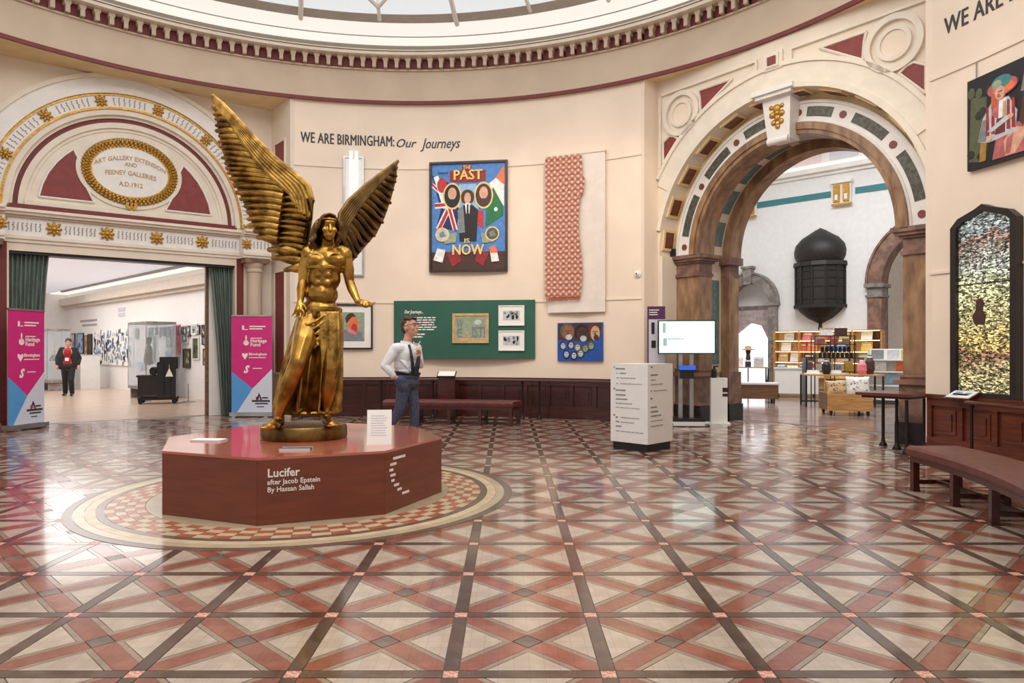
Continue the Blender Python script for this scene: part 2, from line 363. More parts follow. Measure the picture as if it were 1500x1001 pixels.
def greek(w, h, lines, seed=0, y=-.004, z1=0., x0=0., th=.004, fill=.55, ragged=.75):   # word-shaped bars where the print is too small to read
    rr = random.Random(seed); mb = MB(); lh = h/lines
    for i in range(lines):
        z = z1-i*lh; x = x0; end = x0+w*(ragged+(1-ragged)*rr.random())
        while x < end-.01*w:
            l = min(w*rr.uniform(.06, .2), end-x); mb.box(x, x+l, y, y+th, z-lh*fill, z); x += l+w*.025
    return mb
def blob(name, mb, mat, parent, voxel=.01, smooth=4, label=None, fac=.5):      # fuse overlapping closed forms into one continuous skin
    me = bpy.data.meshes.new(name); me.from_pydata(mb.v, [], mb.f); o = link(name, me)
    r = o.modifiers.new('fuse', 'REMESH'); r.mode = 'VOXEL'; r.voxel_size = voxel
    if smooth: q = o.modifiers.new('soften', 'SMOOTH'); q.iterations = smooth; q.factor = fac
    bpy.context.view_layer.update(); dg = bpy.context.evaluated_depsgraph_get()
    m2 = bpy.data.meshes.new_from_object(o.evaluated_get(dg)); m2.name = name
    bpy.data.objects.remove(o); bpy.data.meshes.remove(me)
    m2.materials.clear(); m2.materials.append(MATS[mat]); m2.polygons.foreach_set('use_smooth', [True]*len(m2.polygons))
    ob = link(name, m2, parent)
    if label: ob['label'] = label
    return ob
rad = math.radians
def pol(deg, r): return (CX+r*math.cos(rad(deg)), CY+r*math.sin(rad(deg)))
def onwall(px, py, R=RW):                              # where a line of sight meets the round wall: angle, height
    dx = (px-745)/FPX; a = 1+dx*dx; b = 2*(-dx*CX-CY); c = CX*CX+CY*CY-R*R
    Y = (-b+math.sqrt(b*b-4*a*c))/(2*a); return math.degrees(math.atan2(Y-CY, dx*Y-CX)), EYE+(510-py)/FPX*Y
def at(px, py, Y): return ((px-745)/FPX*Y, Y, EYE+(510-py)/FPX*Y)
# ================================================================ THE SETTING: floor
CELL = .485*EYE; FX0, FY0 = -.2526, 3.096
PR, PL = 37.2, 128.3                                    # directions of the two archways from the room's centre
DR, DL = 8.0, 8.6
def frame(deg, D):
    a = rad(deg); return (CX+D*math.cos(a), CY+D*math.sin(a), 0), a-PI/2
def inframe(deg, D, x, y):
    (lx, ly, _), r = frame(deg, D); dx, dy = x-lx, y-ly
    return dx*math.cos(r)+dy*math.sin(r), -dx*math.sin(r)+dy*math.cos(r)
mb = MB().spin([(0, -.12), (8.9, -.12), (8.9, -.006), (0, -.006)], 96, (CX, CY, 0))
for deg, D, w, y1 in ((PR, DR, 2.7, 1.6), (PL, DL, 2.9, .55)):
    (lx, ly, _), r = frame(deg, D); q = MB().box(-w, w, -.9, y1, -.12, -.0065)
    mb.add([Matrix.Translation((lx, ly, 0)) @ Matrix.Rotation(r, 4, 'Z') @ Vector(v) for v in q.v], q.f)
floor = single('floor', 'patterned red, cream and grey tiled floor of the round hall', 'floor', mb, 'grout', kind='structure')
g = .0025; s2 = .05*CELL; h = .45*CELL; b1 = .105*CELL; b2 = .168*CELL
def tile(name, poly, mat, z=-.0005): return MB().flat(poly, -.006, z).mesh(name, mat)
def rot4(poly, k):
    for _ in range(k): poly = [(-y, x) for x, y in poly]
    return poly
cream = [(0, -b2-g), (-(h-b2)+2*g, -h+g), ((h-b2)-2*g, -h+g)]
chev = [(0, -b1-g), (-(h-b1)+2*g, -h+g), (-(h-b2)-g, -h+g), (0, -b2+g*.4), ((h-b2)+g, -h+g), ((h-b1)-2*g, -h+g)]
red = [(b1+g, g), (h-g, h-b1-g), (h-g, h-g), (h-b1-g, h-g), (g, b1+g)]
TM = {}
for k in range(4):
    TM['cream', k] = tile('cream_tile', rot4(cream, k), 'tile_cream'); TM['border', k] = tile('border_tile', rot4(chev, k), 'tile_taupe', -.0008); TM['red', k] = tile('red_tile', rot4(red, k), 'tile_red')
TM['diamond', 0] = tile('diamond_tile', [(b1-g, 0), (0, b1-g), (-b1+g, 0), (0, -b1+g)], 'tile_diamond')
TM['strip', 0] = tile('strip_tile', [(-h+g, -s2+g), (h-g, -s2+g), (h-g, s2-g), (-h+g, s2-g)], 'tile_dark')
TM['strip', 1] = tile('strip_tile', rot4([(-h+g, -s2+g), (h-g, -s2+g), (h-g, s2-g), (-h+g, s2-g)], 1), 'tile_dark')
TM['junction', 0] = tile('junction_tile', [(-s2+g, -s2+g), (s2-g, -s2+g), (s2-g, s2-g), (-s2+g, s2-g)], 'tile_pinkwhite')
MEDC = (-2.0, 7.0)
items = {k: [] for k in ('cream', 'border', 'red', 'diamond', 'strip', 'junction')}
def okfloor(x, y, m=0.):
    rr = math.hypot(x-CX, y-CY); xr, yr = inframe(PR, DR, x, y); xl, yl = inframe(PL, DL, x, y)
    if math.hypot(x-MEDC[0], y-MEDC[1]) < 2.0-m: return False
    inside = rr < 7.98-m*.4 or (abs(xr) < 2.45 and -1 < yr < 1.3) or (abs(xl) < 2.6 and -1.2 < yl < .25)
    return inside and y > 1.5 and abs(x) < .74*y+1.4
for i in range(-18, 16):
    for j in range(-2, 19):
        vx, vy = FX0+i*CELL, FY0+j*CELL; cx, cy = vx+CELL/2, vy+CELL/2
        if okfloor(cx, cy, .45):
            for k in range(4):
                for n in ('cream', 'border', 'red'): items[n].append((math.hypot(cx, cy), n, k, cx, cy))
            items['diamond'].append((math.hypot(cx, cy), 'diamond', 0, cx, cy))
        if okfloor(cx, vy, .3): items['strip'].append((math.hypot(cx, vy), 'strip', 0, cx, vy))
        if okfloor(vx, cy, .3): items['strip'].append((math.hypot(vx, cy), 'strip', 1, vx, cy))
        if okfloor(vx, vy, .05): items['junction'].append((math.hypot(vx, vy), 'junction', 0, vx, vy))
for n, lst in items.items():
    vis = [t for t in lst if abs(t[3]) < .73*t[4]+.3 and t[4] > 2.6]; rest = [t for t in lst if t not in vis]
    vis.sort(key=lambda t: t[0])
    for t in vis[:300]:
        o = link(n+'_tile', TM[n, t[2]], floor); o.location = (t[3], t[4], 0)
    far = vis[300:]+rest
    if far:
        q = MB()
        for t in far:
            me = TM[n, t[2]]; q.add([(v.co.x+t[3], v.co.y+t[4], v.co.z) for v in me.vertices], [tuple(p.vertices) for p in me.polygons])
        me = bpy.data.meshes.new(n+'_tiles_beyond'); me.from_pydata(q.v, [], q.f); me.materials.append(TM[n, 0].materials[0])
        o = link(n+'_tiles_beyond', me, floor); o['kind'] = 'stuff'
# medallion round the statue
for nm, r0, r1, mt, z in (('ring_band', 1.96, 2.035, 'ring_dark', .002), ('ring_band', 1.875, 1.955, 'ring_cream', .0022), ('ring_band', 1.79, 1.872, 'tile_checker_cream', .0022), ('ring_band', 1.725, 1.787, 'ring_dark', .0022), ('ring_band', 1.0, 1.40, 'ring_cream', .0022), ('ring_band', 1.40, 1.722, 'grout', .0004)):
    part(floor, nm, MB().lathe([(r0, -.005), (r1, -.005), (r1, z), (r0, z)], 0, 2*PI, 120, MEDC), mt)
for row in range(4):
    r0 = 1.405+row*.0795; n = 72; a = PI/n-.0012
    me = [MB().lathe([(r0, .0004), (r0+.077, .0004), (r0+.077, .0024), (r0, .0024)], -a, a, 2).mesh('checker_tile', m) for m in ('tile_checker_red', 'tile_checker_cream')]
    for k in range(n):
        o = link('checker_tile', me[(k+row) % 2], floor); o.location = (*MEDC, 0); o.rotation_euler = (0, 0, 2*PI*k/n)
# ================================================================ round walls
def ringwall(name, label, a0, a1, prof, mat, kind='structure', cat='wall', n=None):
    mb = MB().lathe(prof, rad(a0), rad(a1), n or max(8, int(abs(a1-a0)/1.5)), (CX, CY))
    return single(name, label, cat, mb, mat, kind=kind, smooth=True)
wp = [(RW, -.01), (RW+.26, -.01), (RW+.26, 6.56), (RW, 6.56)]
wall_far = ringwall('wall_far', 'cream curved wall between the two archways, hung with posters and cloth', 55.4, 108.5, wp, 'cream')
wall_right = ringwall('wall_right', 'cream curved wall at right with the mosaic panel and the painting', -28, 18.96, wp, 'cream')
wall_left = ringwall('wall_left', 'cream curved wall left of the curtained doorway', 148.1, 176, wp, 'cream')
for w, segs in ((wall_far, ((55.9, 66.5, 2.36), (66.6, 108, 5.19), (55.9, 66.3, 5.13), (66.6, 108, 2.36))), (wall_right, ((-28, 18.6, 5.0), (-28, 18.6, 2.4)))):
    for a0, a1, z in segs: part(w, 'hanging_rail', MB().lathe([(RW-.02, z), (RW, z), (RW, z+.03), (RW-.02, z+.03)], rad(a0), rad(a1), 24, (CX, CY)), 'cream_pale')
def wainscot(name, label, a0, a1, mat):
    w = ringwall(name, label, a0, a1, [(RW-.06, 0), (RW, 0), (RW, .80), (RW-.06, .80)], mat, cat='wainscot')
    for r0, z0, z1, nm in ((.12, 0, .16, 'skirting'), (.10, .16, .24, 'skirting_moulding'), (.095, .66, .76, 'top_rail'), (.13, .76, .81, 'cap_rail')):
        part(w, nm, MB().lathe([(RW-r0, z0), (RW-.05, z0), (RW-.05, z1), (RW-r0, z1)], rad(a0), rad(a1), 40, (CX, CY)), mat)
    n = max(3, round((a1-a0)*PI/180*RW/.5)); st = (a1-a0)/n
    ms = MB().box(-.035, .035, -.095, -.05, .24, .66).mesh('stile', mat)
    wd = RW*rad(st)/2-.085
    mp = MB().box(-wd, wd, -.075, -.05, .29, .61).box(-wd+.05, wd-.05, -.09, -.07, .34, .56).mesh('panel', mat)
    for k in range(n+1):
        for nm, me, aa in (('stile', ms, a0+st*k), ('panel', mp, a0+st*(k+.5))):
            if nm == 'panel' and k == n: continue
            if nm == 'stile': aa = min(max(aa, a0+.27), a1-.27)
            o = link(nm, me, w); o.location = (*pol(aa, RW), 0); o.rotation_euler = (0, 0, rad(aa)-PI/2)
    return w
wainscot('trim_1', 'dark mahogany panelling along the foot of the far wall', 55.6, 108.3, 'mahogany')
wainscot('trim_2', 'warm brown mahogany panelling below the mosaic panel', -28, 18.4, 'mahogany_light')
# ---------------------------------------------------------------- drum, cornice and glazed dome
AA, AB = -40, 205
drum = ringwall('wall_drum', 'plain beige frieze circling the hall above the arches', AA, AB, [(8.0, 6.60), (8.35, 6.60), (8.35, 7.6), (8.0, 7.6)], 'frieze_beige', n=160)
ringwall('trim_3', 'thin dark red moulding along the lower edge of the round frieze', AA, AB, [(7.95, 6.545), (8.0, 6.545), (8.0, 6.615), (7.95, 6.615)], 'dark_red', cat='moulding', n=160)
ringwall('ceiling_1', 'flat soffit over the recessed archways', AA, AB, [(7.98, 6.56), (10.6, 6.56), (10.6, 6.62), (7.98, 6.62)], 'ochre_cream', cat='ceiling', n=120)
corn = ringwall('trim_4', 'dentilled cornice ring under the glass dome', AA, AB, [(7.72, 7.49), (8.0, 7.49), (8.0, 7.55), (7.72, 7.55)], 'ivory', cat='cornice', n=160)
for nm, pr, mt in (('dentil_bed', [(7.97, 7.27), (8.0, 7.27), (8.0, 7.49), (7.97, 7.49)], 'dark_red'), ('bed_moulding', [(7.955, 7.245), (8.0, 7.245), (8.0, 7.275), (7.955, 7.275)], 'frieze_beige'),
                   ('groove', [(7.735, 7.55), (8.0, 7.55), (8.0, 7.565), (7.735, 7.565)], 'coffer_brown'), ('corona_lip', [(7.70, 7.565), (8.3, 7.565), (8.3, 7.585), (7.70, 7.585)], 'ivory')):
    part(corn, nm, MB().lathe(pr, rad(AA), rad(AB), 160, (CX, CY)), mt)
dm = MB().prism([(-.036, 7.275), (.036, 7.275), (.036, 7.40), (.055, 7.43), (.055, 7.49), (-.055, 7.49), (-.055, 7.43), (-.036, 7.40)], -.16, -.02)
dm.box(-.036, .036, -.115, -.02, 7.275, 7.4)
dm = dm.mesh('dentil', 'frieze_beige')
for k in range(-4, 104):
    a = 10+k*(360/213)
    o = link('dentil', dm, corn); o.location = (*pol(a, 8.0), 0); o.rotation_euler = (0, 0, rad(a)-PI/2)
dome = thing('ceiling_2', 'white glazed dome with pale ribs over the hall', 'dome', (CX, CY, 7.6), kind='structure')
def sheet(r0, z0, r1, z1, t=.05): return [(r0, z0), (r1, z1), (r1, z1+t), (r0, z0+t)]
for nm, pr, mt in (('cove', [(8.3, 7.6), (8.0, 7.8), (8.3, 8.0)], 'dome_grey'), ('cove_light', sheet(8.0, 7.79, 7.8, 7.87), 'cove_glow'), ('cove_groove', sheet(7.81, 7.875, 7.77, 7.885), 'dome_grey'),
                   ('cove_light', sheet(7.78, 7.885, 7.42, 8.0), 'cove_glow'), ('kerb', sheet(7.43, 8.0, 7.2, 8.075), 'dome_grey')):
    part(dome, nm, MB().lathe(pr, rad(AA), rad(AB), 140, (CX, CY)), mt, world=True, smooth=False)
def dz(r): return 8.08+(7.2-r)*.33
for k in range(15):
    a = 83+24*k
    for hf in (0, 1):
        a0 = a+12*hf; mb = MB().lathe([(7.2, dz(7.2)), (3.4, dz(3.4)), (3.4, dz(3.4)+.02), (7.2, dz(7.2)+.02)], rad(a0+.25), rad(a0+11.75), 6, (CX, CY))
        part(dome, 'pane', mb, 'laylight', world=True)
    def rp(an, r, dzv=-.03): return (*pol(an, r), dz(r)+dzv)
    part(dome, 'rib', MB().tube([(*pol(a, 7.46), 7.97), (*pol(a, 7.3), 8.0), rp(a, 7.0), rp(a, 5.2), rp(a, 3.4)], .05, 6), 'dome_white', world=True)
    part(dome, 'forked_rib', MB().tube([(*pol(a+12, 7.3), 8.0), rp(a+12, 7.0), rp(a+7, 6.3), rp(a+2, 5.2)], .04, 6).tube([rp(a+12, 7.0), rp(a+17, 6.3), rp(a+22, 5.2)], .04, 6), 'dome_white', world=True)
part(dome, 'crown_pane', MB().lathe([(0, dz(3.4)), (3.4, dz(3.4)), (3.4, dz(3.4)+.02), (0, dz(3.4)+.02)], 0, 2*PI, 40, (CX, CY)), 'laylight', world=True)
# ================================================================ right archway
loc, rz = frame(PR, DR)
HW = 2.51; ZC = 3.2
ra = single('wall_archway_right', 'cream coffered archway with marble piers opening to the shop', 'archway', MB().spandrel(HW+.2, 6.56, ZC, 2.47, 0, .42), 'cream_pale', loc, rz, kind='structure')
for sx in (-1, 1):
    q = MB().box(*(sorted((sx*HW, sx*(HW+.25)))), -.39, .5, -.01, 6.56); part(ra, 'jamb', q, 'cream')
    q = MB().box(*(sorted((sx*(HW-.005), sx*2.4))), -.0, .42, 0, ZC); part(ra, 'jamb_strip', q, 'cream_pale')
def arcx(r, lim): return math.acos(min(1, lim/r)) if r > lim else 0
for r0, r1, y0, mt in ((2.47, 2.56, -.05, 'ivory'), (2.56, 2.86, -.025, 'ivory'), (2.86, 2.93, -.06, 'ivory')):
    a = arcx(r1, HW); part(ra, 'archivolt_moulding', MB().arc(r0, r1, y0, 0, ZC, a, PI-a, 48), mt)
# spandrel fields
top = 6.42
for sx in (-1, 1):
    part(ra, 'spandrel_ring', MB().arc(.33, .42, -.06, 0, 0, 0, 2*PI, 32).arc(.19, .25, -.045, 0, 0, 0, 2*PI, 28), 'ivory').location = (sx*1.93, 0, 5.83)
    part(ra, 'spandrel_roundel', MB().arc(.001, .19, -.02, 0, 0, 0, 2*PI, 28), 'cream').location = (sx*1.93, 0, 5.83)
    t1 = [(sx*1.47, 5.93), (sx*1.47, 5.74), (sx*.80, 6.08), (sx*1.25, 6.13)]
    t1 = [(sx*.72, 6.14), (sx*1.44, 5.60), (sx*1.50, 5.92), (sx*1.52, 6.16)] 
    t1 = [(sx*.8, 6.14), (sx*1.48, 5.73), (sx*1.50, 6.0), (sx*1.53, 6.14)]
    t2 = [(sx*2.0, 5.37), (sx*2.36, 4.98), (sx*2.36, 5.38), (sx*2.2, 5.47), (sx*2.1, 5.44)]
    for t in (t1, t2):
        part(ra, 'spandrel_field', MB().prism(t if sx > 0 else t[::-1], -.012, 0), 'red_paint')
        q = MB()
        for i in range(len(t)):
            q.tube([(t[i][0], -.02, t[i][1]), (t[(i+1) % len(t)][0], -.02, t[(i+1) % len(t)][1])], .022, 5)
        part(ra, 'field_moulding', q, 'ivory')
    q = MB().box(*sorted((sx*.34, sx*2.44)), -.05, 0, 6.27, 6.31).box(*sorted((sx*2.40, sx*2.44)), -.05, 0, 4.9, 6.31); part(ra, 'spandrel_frame', q, 'ivory')
    q = MB().box(*sorted((sx*.3, sx*.34)), -.05, 0, 6.05, 6.31); part(ra, 'spandrel_frame', q, 'ivory')
part(ra, 'key_block_frame', MB().box(-.17, .17, -.05, 0, 6.04, 6.34).box(-.12, .12, -.08, -.05, 6.08, 6.30), 'ivory')
part(ra, 'key_block_panel', MB().box(-.075, .075, -.1, -.08, 6.12, 6.25), 'red_paint')
cf = MB().box(-.2, .2, .05, .37, -.045, 0).mesh('coffer_frame', 'ochre_cream'); cp = MB().box(-.15, .15, .10, .32, -.055, -.043).mesh('coffer_panel', 'coffer_brown')
for k in range(12):
    a = rad(7.5+15*k); o = link('coffer_frame', cf, ra); o.location = (2.47*math.cos(a), 0, ZC+2.47*math.sin(a)); o.rotation_euler = (0, PI/2-a, 0)
    p = link('coffer_panel', cp, o)
part(ra, 'inner_wall', MB().spandrel(HW+.2, 6.4, ZC, 1.96, .42, 1.55), 'ochre_cream')
part(ra, 'voussoir_band', MB().arc(1.985, 2.34, .36, .42, ZC, 0, PI, 56), 'white_trim')
for r0, r1 in ((1.985, 2.02), (2.3, 2.345)): part(ra, 'band_fillet', MB().arc(r0, r1, .335, .36, ZC, 0, PI, 56), 'white_trim')
for sx in (0, 1):
    for a0, a1 in ((10, 31), (41, 58), (68, 80)):
        A0, A1 = (a0, a1) if not sx else (180-a1, 180-a0); part(ra, 'marble_inlay', MB().arc(2.085, 2.24, .35, .361, ZC, rad(A0), rad(A1), 14), 'verd_marble')
    for a in (4.5, 36, 63, 84):
        an = rad(a if not sx else 180-a); part(ra, 'roundel', MB().arc(.001, .058, .345, .361, 0, 0, 2*PI, 16), 'roundel_red').location = (2.16*math.cos(an), 0, ZC+2.16*math.sin(an))
part(ra, 'marble_arch', MB().arc(1.80, 1.985, .30, .80, ZC, 0, PI, 56), 'brown_marble')
part(ra, 'marble_arch_roll', MB().arc(1.87, 1.985, .27, .31, ZC, 0, PI, 56), 'brown_marble')
part(ra, 'arch_soffit', MB().arc(1.90, 1.97, .80, 1.2, ZC, 0, PI, 56), 'cream_pale')
for k in range(9):
    a = 5+19.3*k; part(ra, 'soffit_panel', MB().arc(1.885, 1.9, .86, 1.14, ZC, rad(a), rad(a+14), 10), 'teal_panel')
part(ra, 'marble_arch', MB().arc(1.72, 1.97, 1.2, 1.56, ZC, 0, PI, 56), 'brown_marble')
# keystone with gilt ornament
ks = part(ra, 'keystone', MB().add([(-.2, .12, 4.9), (.2, .12, 4.9), (.2, .42, 4.9), (-.2, .42, 4.9), (-.26, .05, 5.6), (.26, .05, 5.6), (.26, .42, 5.6), (-.26, .42, 5.6)], [(0, 1, 5, 4), (1, 2, 6, 5), (2, 3, 7, 6), (3, 0, 4, 7), (4, 5, 6, 7), (3, 2, 1, 0)]), 'white_trim')
part(ks, 'keystone_cap', MB().box(-.33, .33, -.06, .42, 5.6, 5.66).box(-.38, .38, -.11, .42, 5.66, 5.74), 'white_trim')
part(ks, 'keystone_foot', MB().tube([(-.19, .12, 4.9), (.19, .12, 4.9)], .06, 10), 'white_trim')
q = MB()
for x, z, r in ((0, 5.42, .075), (-.09, 5.33, .055), (.09, 5.33, .055), (0, 5.27, .06), (-.07, 5.2, .05), (.07, 5.2, .05), (0, 5.13, .05), (-.1, 5.45, .04), (.1, 5.45, .04), (0, 5.35, .05)): q.ell((x, .085-(z-5.25)*.1, z), (r, .035, r), n=10, m=6)
part(ks, 'gilt_ornament', q, 'gold_leaf', smooth=True)
for sx in (-1, 1):
    def bx(x0, x1, y0, y1, z0, z1): return MB().box(*sorted((sx*x0, sx*x1)), y0, y1, z0, z1)
    pier = part(ra, 'pier', bx(1.86, 2.42, .42, .82, .95, 2.8), 'brown_marble', label='veined brown marble pier')
    q = bx(1.84, 2.46, .38, .84, 2.8, 2.86); q.add(*(lambda m: (m.v, m.f))(bx(1.86, 2.42, .42, .82, 2.86, 3.05)))
    for e, z0, z1 in ((.04, 3.05, 3.09), (.09, 3.09, 3.14), (.13, 3.14, 3.21)): q.add(*(lambda m: (m.v, m.f))(bx(1.86-e, 2.42+min(e, .08), .42-e, .82+e, z0, z1)))
    part(pier, 'capital', q, 'brown_stone')
    q = MB()
    for e, z0, z1 in ((.03, .95, .99), (.06, .99, 1.02), (.1, .88, .95)): q.add(*(lambda m: (m.v, m.f))(bx(1.86-e, 2.42+min(e, .08), .42-e, .82+e, z0, z1)))
    part(pier, 'base_moulding', q, 'pink_marble')
    part(pier, 'pedestal', bx(1.82, 2.46, .38, .86, .36, .88), 'brown_stone'); part(pier, 'pedestal_band', bx(1.8, 2.48, .36, .88, .32, .37), 'pink_marble')
    part(pier, 'plinth_block', bx(1.78, 2.49, .33, .9, 0, .32), 'black_stone')
    part(ra, 'jamb_lining', bx(1.95, 2.45, .82, 1.22, 0, ZC), 'cream_pale'); part(ra, 'jamb_panel', bx(1.93, 1.95, .9, 1.14, 1.1, 2.75), 'teal_panel')
    pier = part(ra, 'pier', bx(1.76, 2.42, 1.22, 1.54, .95, 2.8), 'brown_marble', label='veined brown marble pier')
    q = bx(1.70, 2.46, 1.16, 1.6, 3.05, 3.2); q.add(*(lambda m: (m.v, m.f))(bx(1.76, 2.42, 1.22, 1.54, 2.8, 3.05))); part(pier, 'capital', q, 'brown_stone')
    part(pier, 'pedestal', bx(1.73, 2.46, 1.18, 1.58, .32, .95), 'brown_stone'); part(pier, 'plinth_block', bx(1.7, 2.48, 1.15, 1.6, 0, .32), 'black_stone')
tag_sp = single('wall_speaker', 'small black loudspeaker on the left capital of the coffered arch', 'speaker', MB().box(-.06, .06, -.06, .06, 0, .15).box(-.045, .045, -.068, -.06, .02, .13), 'plastic_black', (loc[0]+(-2.40)*math.cos(rz)-.36*math.sin(rz), loc[1]+(-2.40)*math.sin(rz)+.36*math.cos(rz), 3.212), rz)
# ================================================================ left archway
loc, rz = frame(PL, DL)
LW = 2.72; ZL = 3.94
la = single('wall_archway_left', 'painted lunette and entablature over the curtained gallery doorway', 'archway', MB().spandrel(LW+.2, 6.56, ZL, 2.05, 0, .35).box(-LW-.2, -1.95, 0, .35, 0, ZL).box(1.95, LW+.2, 0, .35, 0, ZL).box(-1.95, 1.95, 0, .35, 3.15, ZL), 'cream_pale', loc, rz, kind='structure')
for sx in (-1, 1):
    part(la, 'jamb', MB().box(*sorted((sx*LW, sx*(LW+.26))), -1.07, 0.02, -.01, 6.56), 'cream_pale')
    for z0, z1 in ((.9, 3.02), (4.2, 5.75)):
        part(la, 'jamb_panel', MB().box(*sorted((sx*(LW-.008), sx*LW)), -.80, -.25, z0, z1), 'red_paint')
        q = MB()
        for y0, y1, a, b in ((-.84, -.80, z0-.04, z1+.04), (-.25, -.21, z0-.04, z1+.04), (-.8, -.25, z1, z1+.04), (-.8, -.25, z0-.04, z0)): q.box(*sorted((sx*(LW-.03), sx*LW)), y0, y1, a, b)
        part(la, 'jamb_moulding', q, 'ivory')
for r0, r1, y0, mt in ((2.05, 2.09, -.05, 'gold_leaf'), (2.09, 2.30, -.03, 'white_trim'), (2.30, 2.34, -.05, 'gold_leaf'), (2.34, 2.46, -.09, 'white_trim'), (2.46, 2.62, -.05, 'white_trim'), (2.62, 2.70, -.09, 'ivory'),
                       (1.95, 2.05, -.02, 'ivory'), (1.90, 1.95, .05, 'ivory'), (1.82, 1.90, .09, 'dark_red'), (1.72, 1.82, .06, 'ivory'), (1.66, 1.72, .10, 'ivory')):
    part(la, 'lunette_moulding', MB().arc(r0, r1, y0, .2, ZL, 0, PI, 60), mt)
def rosette(R=.12):
    q = MB()
    for k in range(8):
        a = 2*PI*k/8; r = R*(1.0 if k % 2 else .82); q.ell((r*.55*math.cos(a), -.02, r*.55*math.sin(a)), (R*.5, .022, R*.2), Matrix.Rotation(-a, 3, 'Y'), n=8, m=5)
    q.ell((0, -.035, 0), (R*.36, .035, R*.36), n=10, m=6); return q.mesh('rosette', 'gold_leaf', True)
RO = rosette(); RO2 = rosette(.14)
for a in (12, 38, 64, 90, 116, 142, 168):
    a = rad(a-12); o = link('rosette', RO, la); o.location = (2.195*math.cos(a), -.03, ZL+2.195*math.sin(a)); o.rotation_euler = (0, PI/2-a, 0)
def sprig(seed):
    rr = random.Random(seed); q = MB(); q.box(-.004, .004, -.008, 0, -.07, .07)
    for z in (-.06, -.02, .02, .06): q.ell((rr.choice((-1, 0, 1))*.009, -.008, z), (.013, .008, .012), n=6, m=4)
    return q.mesh('sprig', 'ornament_grey')
SP = [sprig(i) for i in range(3)]
for i in range(78):
    a = rad(1+178*i/77)
    if min(abs(math.degrees(a)-(q-12)) for q in (12, 38, 64, 90, 116, 142, 168, 194)) < 4.2: continue
    o = link('sprig', SP[i % 3], la); o.location = (2.195*math.cos(a), -.03, ZL+2.195*math.sin(a)); o.rotation_euler = (0, PI/2-a, 0)
part(la, 'tympanum', MB().prism([(1.7*math.cos(PI*i/40), ZL+1.7*math.sin(PI*i/40)) for i in range(41)], .12, .2), 'ivory')
part(la, 'lunette_sill', MB().box(-1.98, 1.98, -.02, .2, ZL-.04, ZL+.045), 'dark_red'); part(la, 'lunette_sill_moulding', MB().box(-1.72, 1.72, .02, .2, ZL+.045, ZL+.13), 'ivory')
for sx in (-1, 1):
    pts = [(.62, 4.17), (1.50, 4.17)]+[(1.52*math.cos(rad(a)), ZL+1.52*math.sin(rad(a))) for a in (18, 27, 36, 44, 51)]+[(.86, 4.92), (.82, 4.7), (.74, 4.42)]
    pts = [(sx*x, z) for x, z in pts]; pts = pts if sx > 0 else pts[::-1]
    part(la, 'tympanum_field', MB().prism(pts, .108, .12), 'red_paint')
    q = MB()
    for i in range(len(pts)): q.tube([(pts[i][0], .1, pts[i][1]), (pts[(i+1) % len(pts)][0], .1, pts[(i+1) % len(pts)][1])], .02, 5)
    part(la, 'field_moulding', q, 'white_trim')
OZ = 4.83
part(la, 'oval_tablet', MB().arc(.001, 1, .09, .12, OZ, 0, 2*PI, 56, .68, .48), 'white_trim')
part(la, 'oval_fillet', MB().arc(.98, 1.04, .075, .12, OZ, 0, 2*PI, 56, .68, .49), 'gold_leaf'); part(la, 'oval_surround', MB().arc(1, 1.1, .09, .12, OZ, 0, 2*PI, 56, .84, .65), 'ivory')
q = MB()
for k in range(64):
    a = 2*PI*k/64
    for e in (-1, 0, 1): q.ell(((.765+e*.045)*math.cos(a+e*.03), .075-.02*(e == 0), OZ+(.565+e*.045)*math.sin(a+e*.03)), (.045, .03, .026), Matrix.Rotation(-a+.5, 3, 'Y'), n=6, m=4)
part(la, 'gilt_wreath', q, 'gold_leaf', smooth=True)
part(la, 'wreath_ribbon', MB().arc(.05, .1, .03, .06, OZ-.64, PI*.8, PI*2.2, 10).box(-.02, .02, .03, .06, OZ-.76, OZ-.6), 'gold_leaf')
for s, z, sz, bend in (('ART GALLERY EXTENSION', 5.06, .122, 1), ('AND', 4.94, .115, 0), ('FEENEY GALLERIES', 4.77, .125, .5), ('A.D.1912', 4.55, .125, 0)):
    t = text_mb(s, sz, .012, .86, align='CENTER')
    t.v = [(x, y+.085, zz+z-bend*.45*x*x) for x, y, zz in t.v]; part(la, 'inscription', t, 'lettering_gold')
# entablature
for z0, z1, y0, mt, nm in ((3.30, 3.36, -.03, 'ivory', 'architrave'), (3.36, 3.42, -.06, 'ivory', 'architrave'), (3.42, 3.74, -.03, 'white_trim', 'frieze'), (3.74, 3.78, -.08, 'frieze_beige', 'cornice'), (3.78, 3.83, -.13, 'ivory', 'cornice'), (3.83, 3.88, -.18, 'ivory', 'cornice')):
    q = MB().box(-LW, LW, y0, .05, z0, z1)
    for sx in (-1, 1): q.box(*sorted((sx*2.02, sx*2.60)), y0-.28, y0+.02, z0, z1)
    part(la, nm, q, mt)
part(la, 'door_lintel', MB().box(-1.95, 1.95, .02, .36, 3.2, 3.31), 'frieze_beige'); part(la, 'door_head', MB().box(-1.95, 1.95, .05, .36, 3.1, 3.2), 'plastic_black')
for x in (-1.28, -.43, .43, 1.28): o = link('rosette', RO2, la); o.location = (x, -.035, 3.58)
for sx in (-1, 1): o = link('rosette', RO, la); o.location = (sx*2.08, -.315, 3.58)
for i in range(60):
    x = -1.95+3.9*i/59
    if min(abs(x-r) for r in (-1.28, -.43, .43, 1.28)) < .17: continue
    o = link('sprig', SP[i % 3], la); o.location = (x, -.032, 3.58)
